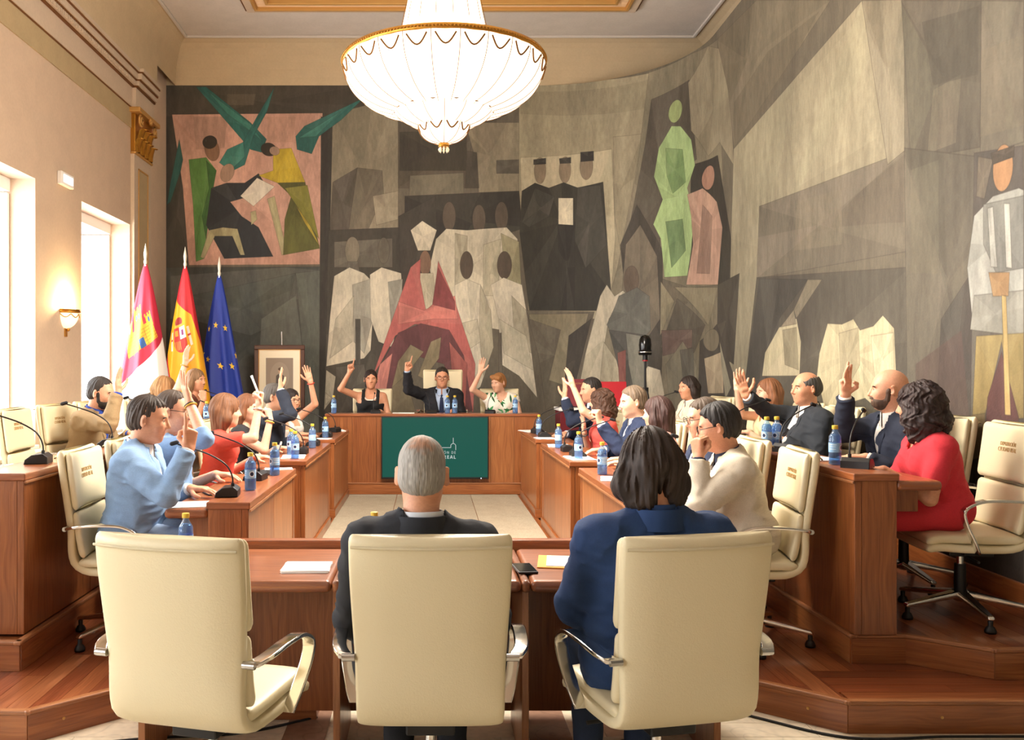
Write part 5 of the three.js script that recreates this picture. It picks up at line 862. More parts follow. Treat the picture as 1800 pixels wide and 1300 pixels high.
    if (st === 'balding') { E(0, 0.0, -0.045, 0.086, 0.075, 0.08, 0.02); E(0, 0.11, 0.02, 0.075, 0.085, 0.13, 0.012, true); E(0, -0.045, 0.105, 0.11, 0.14, 0.09, 0.012, true); for (const s of [1, -1]) E(s * 0.09, -0.02, 0.012, 0.035, 0.042, 0.03, 0.01, true); below(-0.07, 0); }
    if (st === 'thin') { E(0, -0.015, -0.036, 0.0795, 0.066, 0.08, 0.02);  E(0, -0.03, 0.107, 0.2, 0.12, 0.092, 0.008, true); for (const s of [1, -1]) E(s * 0.09, -0.025, 0.0, 0.03, 0.045, 0.03, 0.01, true); below(-0.074, 0.2); }
    if (st === 'long' || st === 'bob' || st === 'shag') {
      const len = (hs.len ?? 0.2), bk = hs.back ?? 0.06; for (const s of [1, -1]) { cp(s * 0.07, 0.03, -0.005, s * (0.085 + vol), -0.06, -0.01, 0.028, 0.032 + vol); cp(s * 0.085, -0.05, -0.015, s * (hs.spread ?? 0.085), -len, -0.03 + (hs.fwd ?? 0), 0.032 + vol, 0.026); cp(s * 0.04, 0, -0.075, s * 0.05, -len, -bk - 0.01, 0.045 + vol, 0.032); }
      E(0, -0.05, 0.115, 0.058, 0.12 - (hs.front ?? 0.0), 0.1, 0.012, true);
    }
    if (st === 'curly') { const len = hs.len ?? 0.16; E(0, 0.02, -0.03, 0.1, 0.103, 0.115, 0.03); for (let i = -5; i <= 5; i++) { const a = i * 0.42, sx = Math.sin(a), cz = Math.cos(a), l = len * (1 - 0.06 * Math.abs(i % 3)); cp(sx * 0.08, 0.02, -0.02 - cz * 0.07, sx * 0.105, -l * 0.5, -0.02 - cz * 0.09, 0.036, 0.04); cp(sx * 0.105, -l * 0.5, -0.02 - cz * 0.09, sx * 0.1, -l, -0.02 - cz * 0.088, 0.038, 0.022); } E(0, -0.05, 0.12, 0.056, 0.105, 0.1, 0.012, true); }
    if (st === 'updo') { E(0, -0.01, -0.03, 0.084, 0.08, 0.085, 0.02); cp(0.02, -0.05, -0.09, 0.05, -0.09, -0.09, 0.034, 0.03); E(0, -0.045, 0.11, 0.075, 0.115, 0.09, 0.012, true); }
    if (st === 'pixie') { E(0, -0.01, -0.035, 0.088, 0.085, 0.086, 0.02); cp(-0.06, 0.07, 0.05, 0.05, 0.085, 0.06, 0.03, 0.025); E(0, -0.055, 0.11, 0.075, 0.11, 0.085, 0.012, true); for (const s of [1, -1]) E(s * 0.09, -0.035, 0.012, 0.03, 0.035, 0.025, 0.01, true); below(-0.085, 0); }
    const amp = st === 'curly' ? 0.006 : hs.rough ?? 0.0035; Hf.warp((x, y, z) => { const px = x - H.x, py = y - H.y, pz = z - H.z, a = Math.atan2(px * hR.x + py * hR.y + pz * hR.z, -(px * hF.x + py * hF.y + pz * hF.z)), v = px * hU.x + py * hU.y + pz * hU.z; return st === 'curly' ? amp * 1.6 * noise3(a * 7 + 2 * Math.sin(v * 60), v * 22, 1) + amp * noise3(x * 42, y * 36, z * 42) + amp * 0.6 * noise3(a * 20 + 2 * Math.sin(v * 75), v * 26, 5) : amp * noise3(a * 9, v * 14, 3) + amp * 0.7 * noise3(a * 22, v * 20, 9); });
    const hg = solid([Hf], base, (x, y, z) => { const px = x - H.x, py = y - H.y, pz = z - H.z; return [Math.atan2(px * hR.x + py * hR.y + pz * hR.z, -(px * hF.x + py * hF.y + pz * hF.z)) / PI * (st2 === 'thin' ? 1.6 : 0.6) + 0.5, (px * hU.x + py * hU.y + pz * hU.z) * (st2 === 'thin' ? 9 : 2.2)]; });
    let hm = hairMat(hs.color);
    if (st === 'thin') {   // scalp showing through the thin crown in broken flecks
      const q = hg.attributes.position, col = new Float32Array(q.count * 3), hc2 = new THREE.Color(hs.color), sk = new THREE.Color(o.skin ?? '#e0ab8a'), c0 = L(0.004, 0.1, -0.08).sub(base);
      for (let i = 0; i < q.count; i++) { const x = q.getX(i), y = q.getY(i), z = q.getZ(i), dd = Math.hypot(x - c0.x, y - c0.y, z - c0.z), m = smooth(0.058, 0.012, dd + 0.016 * noise3(x * 90, y * 90, z * 90)) * 0.85; col[3 * i] = mixf(hc2.r, sk.r, m); col[3 * i + 1] = mixf(hc2.g, sk.g, m); col[3 * i + 2] = mixf(hc2.b, sk.b, m); }
      hg.setAttribute('color', new THREE.BufferAttribute(col, 3)); hm = std({ color: '#ffffff', vertexColors: true, map: hairMap, bumpMap: hairBump, bumpScale: 0.0015, roughness: 0.7 });
    }
    mesh('hair', hg, hm, root);
  }
  if (o.beard) { const F = new Field(...box3([L(0, -0.09, 0.04)], 0.13), hc); F.ell(L(0, -0.072, 0.031), [0.063 * sc, 0.056 * sc, 0.07 * sc], hR, hU, hF); F.ell(L(0, -0.048, 0.09), [0.03 * sc, 0.0075 * sc, 0.016 * sc], hR, hU, hF, 0.004); F.ell(L(0, -0.062, 0.1), [0.02 * sc, 0.008 * sc, 0.02 * sc], hR, hU, hF, 0.004, true); F.ell(L(0, -0.0, 0.06), [0.08 * sc, 0.048 * sc, 0.06 * sc], hR, hU, hF, 0.004, true); for (const s of [1, -1]) F.cap(L(s * 0.062, -0.005, 0.012), L(s * 0.056, -0.06, 0.02), 0.017 * sc, 0.016 * sc, 0.01); F.warp((x, y, z) => 0.002 * noise3(x * 120, y * 60, z * 120)); mesh('beard', solid([F], base), hairMat(o.beard), root); }
  // face parts
  const put = (g2, p) => { const m4 = new THREE.Matrix4().makeBasis(hR.clone().negate(), hU, hF); g2.applyMatrix4(m4); g2.translate(p.x - base.x, p.y - base.y, p.z - base.z); return g2; };
  for (const s of [1, -1]) {
    const e = mesh('eye', put(new THREE.SphereGeometry(0.011 * sc, 12, 8), L(s * 0.031, 0.004, 0.0758)), std({ color: '#f2ece4', roughness: 0.25 }), root);
    mesh('iris', put(new THREE.SphereGeometry(0.0058 * sc, 10, 6).scale(1, 1, 0.4), L(s * 0.031, 0.004, 0.0855)), once('iris', () => std({ color: '#3a2618', roughness: 0.15 })), e);
    mesh('eyelid', put(new THREE.SphereGeometry(0.0124 * sc, 14, 6, 0, 2 * PI, 0, PI * 0.5).rotateX(-0.22), L(s * 0.031, 0.0045, 0.0758)), skin, root);
    const b = [-1, -0.3, 0.4, 1].map((t) => L(s * (0.031 + 0.019 * t), 0.0215 - 0.004 * t * t + 0.001, 0.0885 - 0.006 * Math.max(0, t))); mesh('eyebrow', tube(b.map((p) => p.sub(base)), 0.0036 * sc, 8, 5), hairMat(o.brow ?? (hs.color ?? '#3a2a20')), root);
  }
  mesh('lips', [put(new THREE.SphereGeometry(1, 12, 8).scale(0.0215 * sc, 0.0042 * sc, 0.006 * sc), L(0, -0.0575, 0.089)), put(new THREE.SphereGeometry(1, 12, 8).scale(0.018 * sc, 0.005 * sc, 0.006 * sc), L(0, -0.0655, 0.0885))], once('lip' + f, () => std({ color: f ? '#b5605a' : '#b9786a', roughness: 0.5 })), root);
  if (o.glasses) { const gs = [], c = (p) => p.clone().sub(base); for (const s of [1, -1]) { const pts = []; for (let i = 0; i < 16; i++) { const a = i / 16 * 2 * PI; pts.push(c(L(s * 0.032 + 0.0235 * Math.sign(Math.cos(a)) * Math.pow(Math.abs(Math.cos(a)), 0.7), 0.001 + 0.0185 * Math.sign(Math.sin(a)) * Math.pow(Math.abs(Math.sin(a)), 0.7), 0.104))); } gs.push(tube(pts, 0.0018, 40, 5, true)); gs.push(tube([c(L(s * 0.055, 0.006, 0.103)), c(L(s * 0.074, 0.006, 0.08)), c(L(s * 0.083, 0.005, -0.005)), c(L(s * 0.083, -0.012, -0.02))], 0.0019, 16, 5)); } gs.push(tube([c(L(0.009, 0.004, 0.105)), c(L(0, 0.007, 0.108)), c(L(-0.009, 0.004, 0.105))], 0.0018, 8, 5)); mesh('glasses', gs, M.black, root); }
  for (const [k, col, r = 0.034, t = 0.93] of o.bracelets ?? []) { const a = arms[k], c0 = along(a.E, a.W, t), ax = a.W.clone().sub(a.E).normalize(), G = new THREE.TorusGeometry(r, 0.0052, 8, 24); G.applyQuaternion(new THREE.Quaternion().setFromUnitVectors(V(0, 0, 1), ax)); G.translate(c0.x - base.x, c0.y - base.y, c0.z - base.z); mesh('bracelet', G, once('b' + col, () => std({ color: col, roughness: 0.35, metalness: col === '#d8d4cc' ? 0.8 : 0 })), root); }
  if (o.necklace) { const pts = []; for (let i = 0; i <= 20; i++) { const a = -1.25 + 2.5 * i / 20; let p = add(N, tR, 0.085 * Math.sin(a), tU, -0.02 - 0.075 * Math.cos(a)); let q = 0.2; for (; q > 0; q -= 0.003) if (body.at(add(p, tF, q)) < 0) break; pts.push(add(p, tF, q + 0.006).sub(base)); } const bd = pts.map((p, i) => new THREE.SphereGeometry(0.0075 + 0.003 * Math.sin(i / 20 * PI), 8, 6).translate(p.x, p.y, p.z)); mesh('necklace', bd, std({ color: '#f3ece2', roughness: 0.3 }), root); }
  root.userData.label = o.label;
  if (o.chair !== false) chair(base.x - Fv.x * (o.back ?? 0.0), base.z - Fv.z * (o.back ?? 0.0), fl, [Fv.x, Fv.z], o.chair, undefined, o.tall ? tallProto : lowProto);
  o.arms = arms; return { root, arms, base };
}
// window side, inner row (they face the middle of the room)
const EAST = [1, 0.05], WEST = [-1, 0.05], SKIN = ['#e2ac8b', '#d99f7c', '#e8b99b', '#cf9370'];
const up = (px, py, D, pose = 'open', o = {}) => ({ at: [px, py, D], pose, ...o });
person({ label: 'man in a light blue blazer and white shirt pinching his nose', floor: T1, head: [262, 736, 4.72], face2: [1, -0.05], look: [1, -0.16, -0.1], lean: 0.04, hair: { style: 'short', color: '#4a3a30', rough: 0.005 }, skin: SKIN[1], top: { kind: 'jacket', color: '#8fb0d8', shirt: '#f4f2ee', wide: 0.06 }, legs: '#8fa6c6', r: up(334, 768, 4.52, 'point', { dir: [0.1, 1, 0], palm: [-0.6, 0, -0.6], pole: [0.2, -1, 0.5] }), broad: 1.08, belly: 0.03, q: 0, chair: 'cream leather chair holding the man in light blue blazer' });
person({ label: 'man with dark glasses in a sky blue shirt with rolled sleeves, arm raised', floor: T1, head: [306, 722, 5.38], lean: 0.0, face2: [1, -0.05], look: [1, -0.1, 0.05], hair: { style: 'short', color: '#5a4a3e', front: 0.02 }, glasses: true, skin: SKIN[0], top: { kind: 'shirt', color: '#86a9d6', sleeve: 1.25 }, r: up(328, 690, 5.25, 'open', { dir: [-0.25, 1, 0.1], palm: [0.7, 0, -0.5], pole: [1, -0.6, 0.4] }), bracelets: [['r', '#1c1c1e'], ['r', '#c9a23c', 0.034, 0.9]], q: 1, chair: 'cream leather chair holding the man in sky blue shirt' });
const coralWoman = person({ label: 'woman with streaked brown hair in a coral blouse holding up a white pen', floor: T1, sex: 'f', head: [398, 722, 6.5], face2: [1, -0.1], look: [1, -0.05, -0.35], hair: { style: 'bob', color: '#8a5a38', len: 0.155, vol: 0.012 }, skin: SKIN[2], top: { kind: 'blouse', color: '#e0503f', sleeve: 0.75, neck: 0.03 }, legs: '#c94a3c', r: up(456, 697, 6.35, 'fist', { dir: [0.05, 1, 0], palm: [-0.5, 0, 0.7], pole: [0.6, -1, 0.5] }), bracelets: [['r', '#d8d4cc', 0.033, 0.86]], broad: 1.08, q: 1, chair: 'cream leather chair holding the woman in coral blouse with a pen' });
person({ label: 'brown-haired woman in a black top with her fist at her mouth', floor: T1, sex: 'f', head: [437, 717, 7.3], face2: [1, 0.05], look: [1, -0.05, 0.35], hair: { style: 'bob', color: '#8a5634', len: 0.13 }, skin: SKIN[2], top: { kind: 'blouse', color: '#26262a', sleeve: 0.3 }, r: up(472, 725, 7.1, 'fist', { dir: [-0.2, 1, 0], palm: [-0.7, 0, -0.4], pole: [0.6, -1, 0.5] }), bracelets: [['r', '#c9a23c']], q: 2, chair: 'cream leather chair holding the woman in black top' });
person({ label: 'man with cropped greying hair in a dark suit, hand raised past his face', floor: T1, head: [484, 697, 8.35], face2: [1, 0], look: [1, -0.1, 0.1], hair: { style: 'short', color: '#6a645e', front: 0.01 }, skin: SKIN[0], top: { kind: 'jacket', color: '#2a3140', shirt: '#f0eee9' }, r: up(493, 672, 8.1, 'open', { dir: [0.02, 1, 0], palm: [1, 0, 0], pole: [0.7, -1, 0.4] }), q: 2, chair: 'cream leather chair holding the man with cropped greying hair' });
person({ label: 'dark-haired woman with glasses in a white sleeveless top, arm stretched up', floor: T1, sex: 'f', head: [512, 703, 9.2], face2: [1, 0.45], look: [0.8, -0.05, 0.65], hair: { style: 'bob', color: '#2b1d18', len: 0.13, front: 0.01 }, glasses: true, skin: SKIN[0], top: { kind: 'blouse', color: '#efece4', sleeve: 0, neck: 0.1 }, l: up(543, 661, 9.25, 'open', { dir: [-0.3, 1, 0], palm: [0.3, 0, 1], pole: [1, -0.5, 0] }), bracelets: [['l', '#c0402e']], q: 2, chair: 'cream leather chair holding the woman in white sleeveless top' });
// window side, outer row
person({ label: 'bearded man in a tan jacket and blue shirt with his hand raised', floor: T2, head: [178, 690, 7.0], face2: [1, 0.1], look: [1, -0.22, 0.12], hair: { style: 'short', color: '#3c342e', front: 0.015 }, beard: '#3e362f', skin: SKIN[0], top: { kind: 'jacket', color: '#a48a64', shirt: '#2d4fb0', wide: 0.07 }, r: up(208, 676, 6.8, 'open', { dir: [0.02, 1, 0], palm: [1, 0, 0.15], pole: [0.1, -1, 0.5] }), q: 1, chair: 'cream leather chair holding the bearded man in tan jacket' });
person({ label: 'woman with wavy honey-blonde hair seen from behind, bare arm raised high', floor: T2, sex: 'f', head: [290, 685, 8.5], face2: [1, -0.3], look: [0.7, -0.05, -0.7], hair: { style: 'long', color: '#b98a58', len: 0.15, vol: 0.014, rough: 0.007 }, skin: SKIN[2], top: { kind: 'blouse', color: '#8a4a38', sleeve: 0.3 }, r: up(338, 606, 8.4, 'open', { dir: [0.1, 1, 0], palm: [0.9, 0, 0.4], pole: [0.6, -1, 0.3] }), bracelets: [['r', '#b98a3c']], q: 2, chair: 'cream leather chair holding the honey-blonde woman' });
person({ label: 'young woman with long light brown hair, fist beside her cheek', floor: T2, sex: 'f', head: [345, 668, 9.4], face2: [1, 0.1], look: [1, -0.05, 0.35], hair: { style: 'long', color: '#9a7450', len: 0.2, vol: 0.004 }, skin: SKIN[1], top: { kind: 'blouse', color: '#7a4a3a', sleeve: 0.4 }, r: up(357, 692, 9.15, 'fist', { dir: [-0.1, 1, 0], palm: [-0.3, 0, -1], pole: [0.5, -1, 0.5] }), bracelets: [['r', '#1c1c1e']], q: 2, chair: 'cream leather chair holding the woman with long light brown hair' });
// presidency
person({ label: 'woman in a black tank top and pale necklace at the presidency desk', floor: T2 + 0.03, sex: 'f', head: [652, 666, 10.95], face2: [0, 1], look: [0.1, -0.05, 1], hair: { style: 'updo', color: '#33211a' }, skin: SKIN[1], necklace: true, top: { kind: 'blouse', color: '#161618', sleeve: 0, neck: 0.095 }, r: up(616, 645, 10.8, 'point', { dir: [0.15, 1, 0], palm: [0.2, 0, 1], pole: [-1, -0.6, 0.2] }), desk: 0.74, knee: 0.3, q: 1, chair: 'cream leather chair holding the woman in black tank top' });
person({ label: 'man in a black suit, pale blue shirt and navy tie with finger raised', floor: T2 + 0.03, head: [777, 663, 10.95], face2: [-0.05, 1], look: [0.02, -0.06, 1], hair: { style: 'short', color: '#3b2e26', vol: 0.004 }, glasses: true, skin: SKIN[1], top: { kind: 'jacket', color: '#1b1c22', shirt: '#b9cdea', tie: '#1c2748', wide: 0.085, open: 0.36, flare: 0.25 }, r: up(717, 642, 10.75, 'point', { dir: [0.15, 1, 0], palm: [0.3, 0, 1], pole: [-0.8, -0.7, 0.2] }), desk: 0.74, knee: 0.3, side: 0, tall: true, broad: 1.05, q: 1, chair: 'high-backed cream leather chair of the man in black suit and tie' });
const leafMap = (() => { const c = document.createElement('canvas'); c.width = c.height = 512; const g = c.getContext('2d'); g.fillStyle = '#f3eadb'; g.fillRect(0, 0, 512, 512); const r = rng(77); for (let i = 0; i < 60; i++) { const x = r() * 512, y = r() < 0.75 ? 240 + r() * 272 : r() * 300, a = r() * 6.3, l = 34 + r() * 36; g.save(); g.translate(x, y); g.rotate(a); g.fillStyle = ['#2f7a45', '#3f9a58', '#1f5a36', '#6aa870'][Math.floor(r() * 4)]; g.beginPath(); g.moveTo(-l, 0); g.quadraticCurveTo(0, -l * 0.5, l, 0); g.quadraticCurveTo(0, l * 0.5, -l, 0); g.fill(); g.restore(); } const t = new THREE.CanvasTexture(c); t.colorSpace = THREE.SRGBColorSpace; t.wrapS = t.wrapT = THREE.RepeatWrapping; return t; })();
person({ label: 'woman with short strawberry-blonde hair in a leaf-print blouse, arm raised', floor: T2 + 0.03, sex: 'f', head: [876, 672, 10.95], face2: [0, 1], look: [-0.7, -0.2, 0.75], hair: { style: 'pixie', color: '#c98a50' }, skin: SKIN[2], top: { kind: 'blouse', color: '#ffffff', sleeve: 0.18, neck: 0.09, map: leafMap }, r: up(846, 645, 10.8, 'open', { dir: [0.15, 1, 0], palm: [0, 0, 1], pole: [-1, -0.6, 0.2] }), desk: 0.74, knee: 0.3, broad: 1.1, q: 1, chair: 'cream leather chair holding the woman in leaf-print blouse' });
// mural side, inner row
person({ label: 'man in a cream blazer and glasses resting his chin on his hand', floor: T1, head: [1262, 750, 4.68], face2: [-1, -0.12], look: [-1, -0.22, -0.35], lean: 0.08, hair: { style: 'short', color: '#2c2724', vol: 0.006, rough: 0.0045 }, glasses: true, skin: SKIN[1], top: { kind: 'jacket', color: '#d9cdb8', shirt: '#26304a', wide: 0.05 }, legs: '#3a3f4c', l: up(1226, 784, 4.52, 'fist', { dir: [-0.1, 1, 0], palm: [0.8, 0, -0.4], pole: [-0.1, -1, 0.4] }), r: { reach: 0.3, out: 0.0 }, broad: 1.06, belly: 0.02, q: 0, chair: 'cream leather chair holding the man in cream blazer' });
person({ label: 'man with receding grey-brown hair and glasses behind the cream blazer', floor: T1, head: [1237, 735, 5.35], lean: -0.03, face2: [-1, 0], look: [-1, -0.15, 0.05], hair: { style: 'short', color: '#6a5848', front: 0.0 }, glasses: true, skin: SKIN[0], top: { kind: 'jacket', color: '#25304a', shirt: '#f0ede8' }, q: 1, chair: 'cream leather chair holding the man with receding hair' });
person({ label: 'woman with long straight auburn-brown hair in a sleeveless pink top', floor: T1, sex: 'f', head: [1155, 726, 6.35], lean: 0.0, face2: [-1, -0.1], look: [-0.8, -0.1, -0.6], hair: { style: 'long', color: '#4c2f28', len: 0.27, vol: 0.004, rough: 0.004 }, skin: SKIN[2], top: { kind: 'blouse', color: '#d8a79c', sleeve: 0, neck: 0.06 }, q: 1, chair: 'cream leather chair holding the woman with long auburn-brown hair' });
person({ label: 'man with greying fair hair in a navy suit, fist raised before him', floor: T1, head: [1112, 706, 7.1], lean: 0.02, face2: [-1, 0.05], look: [-1, -0.12, 0.1], hair: { style: 'short', color: '#8a7660', vol: 0.004 }, skin: SKIN[2], fat: 1.06, top: { kind: 'jacket', color: '#22304f', shirt: '#f4f1ec', wide: 0.06 }, l: up(1052, 730, 6.85, 'fist', { dir: [-0.2, 1, 0], palm: [-0.7, 0, -0.5], pole: [-0.2, -1, 0.6] }), broad: 1.05, q: 1, chair: 'cream leather chair holding the man in navy suit with fair hair' });
person({ label: 'woman with long curly brown hair in a coral shirt, bare arm raised', floor: T1, sex: 'f', head: [1056, 706, 8.25], lean: 0.03, face2: [-1, 0], look: [-0.9, -0.05, -0.45], hair: { style: 'curly', color: '#5c3c2a', len: 0.2 }, seed: 9, skin: SKIN[2], top: { kind: 'blouse', color: '#e2584e', sleeve: 0.5 }, l: up(1004, 668, 8.1, 'open', { dir: [-0.3, 1, 0], palm: [-0.8, 0, 0.4], pole: [-0.2, -1, 0.4] }), r: up(1026, 748, 8.2, 'open', { dir: [-0.1, 1, 0], palm: [-1, 0, 0.2], pole: [0, -1, -0.5] }), bracelets: [['r', '#1c1c1e']], q: 1, chair: 'cream leather chair holding the curly-haired woman in coral' });
person({ label: 'dark-haired man in a navy suit reaching up beside the burgundy folder', floor: T1, head: [1038, 685, 8.95], lean: 0.0, face2: [-1, 0.1], look: [-1, -0.1, 0.15], hair: { style: 'short', color: '#2e2622' }, skin: SKIN[0], top: { kind: 'jacket', color: '#1f2a42', shirt: '#dfe6f2' }, l: up(993, 688, 8.85, 'open', { dir: [0.05, 1, 0], palm: [-0.9, 0, 0.3], pole: [-0.4, -1, 0.3] }), q: 2, chair: 'cream leather chair holding the dark-haired man in navy suit' });
// mural side, outer row
person({ label: 'woman in a red jumpsuit with dark wavy hair, turned away', floor: T2, sex: 'f', head: [1614, 712, 4.64], face2: [-1, -0.12], look: [-0.75, -0.1, -0.75], lean: 0.07, hair: { style: 'curly', color: '#3a2521', len: 0.19 }, seed: 4, skin: SKIN[1], top: { kind: 'dress', color: '#d93440', sleeve: 0.8, neck: 0.02 }, legs: '#d93440', shoe: '#b98a6a', l: { reach: 0.3, out: 0.12 }, r: { reach: 0.32, out: 0.1 }, knee: 0.38, shin: -0.05, q: 0, back: 0.09, chair: 'cream leather swivel chair holding the woman in red jumpsuit' });
person({ label: 'bald bearded man in a navy suit holding up three fingers', floor: T2, head: [1562, 684, 5.32], face2: [-1, 0.0], look: [-1, -0.05, -0.3], hair: { style: 'none', color: '#4a3a30' }, beard: '#6a5140', brow: '#4a372c', skin: SKIN[0], top: { kind: 'jacket', color: '#1d2538', shirt: '#f3efe6', wide: 0.06 }, r: up(1486, 677, 5.3, 'three', { dir: [0.02, 1, 0], palm: [0.2, 0, 1], pole: [-0.3, -1, -0.3] }), broad: 1.06, q: 0, chair: 'cream leather chair holding the bald bearded man' });
person({ label: 'balding grey-haired man in a charcoal suit stretching his hand forward', floor: T2, head: [1416, 682, 6.6], face2: [-1, 0.05], look: [-1, -0.03, 0.15], lean: 0.0, hair: { style: 'balding', color: '#5a5652' }, brow: '#3a3430', skin: SKIN[1], fat: 1.08, top: { kind: 'jacket', color: '#2a2f36', shirt: '#f2eee6', wide: 0.075, open: 0.36, flare: 0.15 }, r: up(1306, 682, 6.6, 'open', { dir: [-0.35, 1, 0], palm: [0.1, 0, 1], pole: [0, -1, -0.3] }), broad: 1.1, belly: 0.05, q: 0, chair: 'cream leather chair holding the balding man in charcoal suit' });
person({ label: 'woman with straight copper hair in a pale yellow sleeveless top, hand up', floor: T2, sex: 'f', head: [1350, 690, 7.4], face2: [-1, 0.0], look: [-1, 0.0, 0.05], hair: { style: 'long', color: '#9a6440', len: 0.19, vol: 0.003 }, skin: SKIN[2], top: { kind: 'blouse', color: '#e9d3a4', sleeve: 0.12 }, r: up(1297, 672, 7.35, 'open', { dir: [0.02, 1, 0], palm: [-0.3, 0, 1], pole: [-0.3, -1, -0.2] }), q: 1, chair: 'cream leather chair holding the copper-haired woman' });
person({ label: 'woman with straight dark bob in a cream jacket looking ahead', floor: T2, sex: 'f', head: [1210, 681, 8.95], face2: [-1, 0.15], look: [-1, -0.08, 0.3], hair: { style: 'long', color: '#33241e', len: 0.16 }, skin: SKIN[1], top: { kind: 'jacket', color: '#ece2cc', shirt: '#f2ecdd' }, q: 2, chair: 'cream leather chair holding the woman with dark bob' });
// at the front desk, seen from behind
person({ label: 'grey-haired man in a dark suit seen from behind at the front desk', floor: 0, head: [742, 832, 2.98], face2: [0.03, -1], look: [0.08, -0.1, -1], hair: { style: 'thin', color: '#bab5ad', rough: 0.0015 }, skin: SKIN[1], fat: 1.08, top: { kind: 'jacket', color: '#23262e', shirt: '#dfe5ee' }, broad: 1.06, q: 0, lean: -0.07, chair: false });
person({ label: 'man with long dark shaggy hair in a navy blazer seen from behind', floor: 0, head: [1140, 822, 3.02], face2: [-0.15, -1], look: [-0.25, -0.15, -1], hair: { style: 'shag', color: '#3b2b22', len: 0.108, vol: 0.011, rough: 0.007, front: 0.02 }, skin: SKIN[0], top: { kind: 'jacket', color: '#24406e', shirt: '#24406e' }, legs: '#2a3a56', l: { reach: 0.34, out: 0.14 }, broad: 1.16, belly: 0.03, q: 0, lean: -0.06, chair: false });
// ---------- flags ----------
function canvasTex(w, h, draw) { const c = document.createElement('canvas'); c.width = w; c.height = h; draw(c.getContext('2d'), w, h); const t = new THREE.CanvasTexture(c); t.colorSpace = THREE.SRGBColorSpace; return t; }
function flag(label, x, z, yTop, yBot, half, ph, draw) {
  const o = thing('flag', label, 'flag', [x, T2, z], 0), pos = [], uv = [], idx = [], NR = 40, NC = 96;
  for (let i = 0; i <= NR; i++) for (let j = 0; j <= NC; j++) {
    const v = i / NR, a = j / NC * 2 * PI, A = mixf(0.018, half, Math.pow(v, 0.85)), fold = 1 + 0.16 * smooth(0, 0.5, v) * Math.cos(7 * a + ph + 1.4 * v) + 0.05 * v * Math.cos(15 * a + 2 * ph), B = A * 0.5;
    pos.push(A * (0.94 + 0.06 * fold) * Math.cos(a) - 0.05 * v * v * Math.cos(ph), yTop + (yBot - yTop) * v * (1 - 0.10 * v * Math.cos(a + ph)) - T2, B * fold * Math.sin(a)); uv.push(a <= PI ? 1 - a / PI : (a - PI) / PI, 1 - v);
  }
  for (let i = 0; i < NR; i++) for (let j = 0; j < NC; j++) { const a = i * (NC + 1) + j, b = a + 1, c = a + NC + 1; idx.push(a, b, c + 1, a, c + 1, c); }
  const g = new THREE.BufferGeometry(); g.setAttribute('position', new THREE.Float32BufferAttribute(pos, 3)); g.setAttribute('uv', new THREE.Float32BufferAttribute(uv, 2)); g.setIndex(idx); g.computeVertexNormals();
  mesh('cloth', g, phys({ map: canvasTex(512, 1024, draw), roughness: 0.55, sheen: 0.4, sheenColor: new THREE.Color(1, 1, 1), sheenRoughness: 0.4, side: THREE.DoubleSide }), o);
  mesh('pole', rod([0, 0.03, 0], [0, yTop + 0.02 - T2, 0], 0.014), M.alu, o);
  mesh('finial', lathe([[0.001, 0], [0.016, 0], [0.022, 0.03], [0.014, 0.06], [0.018, 0.08], [0.022, 0.13], [0.010, 0.2], [0.001, 0.25]].map(([r, y]) => [r, y + yTop - T2]), 14), std({ color: '#efe8d8', roughness: 0.35, metalness: 0.2 }), o);
  mesh('stand', lathe([[0.001, 0], [0.16, 0], [0.16, 0.02], [0.03, 0.05], [0.02, 0.12], [0.001, 0.12]], 24), M.gold, o);
}
const shape = (g, col, ...p) => { g.fillStyle = col; g.beginPath(); for (let i = 0; i < p.length; i += 2) i ? g.lineTo(p[i], p[i + 1]) : g.moveTo(p[i], p[i + 1]); g.closePath(); g.fill(); };
flag('crimson and white flag with a golden castle, hanging on its pole', -3.36, -10.5, 2.80, 1.28, 0.32, 0.4, (g, w, h) => {
  g.fillStyle = '#b8203f'; g.fillRect(0, 0, w, h); shape(g, '#efeae6', w, h * 0.6, w * 0.12, h * 0.9, w * 0.12, h, w, h);
  g.save(); g.translate(w * 0.46, h * 0.52); g.rotate(-0.38); const c = '#e3a32a', b = (x, y, ww, hh) => { g.fillRect(x, y, ww, hh); for (let k = 0; k < 3; k++) g.fillRect(x - 6 + k * (ww + 12) / 2.6, y - 22, (ww + 12) / 5, 24); };
  g.fillStyle = c; b(-150, -40, 300, 170); b(-55, -190, 110, 170); b(-150, -110, 70, 100); b(85, -90, 70, 100); g.fillStyle = '#1d4f8e'; for (const [x, y] of [[-20, -130], [18, -130], [-118, -70], [118, -55]]) { g.beginPath(); g.ellipse(x, y, 11, 24, 0, 0, 2 * PI); g.fill(); } g.strokeStyle = '#9a6a18'; g.lineWidth = 4; for (let y = -10; y < 130; y += 26) { g.beginPath(); g.moveTo(-150, y); g.lineTo(150, y); g.stroke(); for (let x = -140 + (y % 52 ? 0 : 22); x < 150; x += 46) { g.beginPath(); g.moveTo(x, y); g.lineTo(x, y + 26); g.stroke(); } } g.fillStyle = '#1d4f8e'; g.fillRect(-22, 50, 44, 80); g.restore();
});
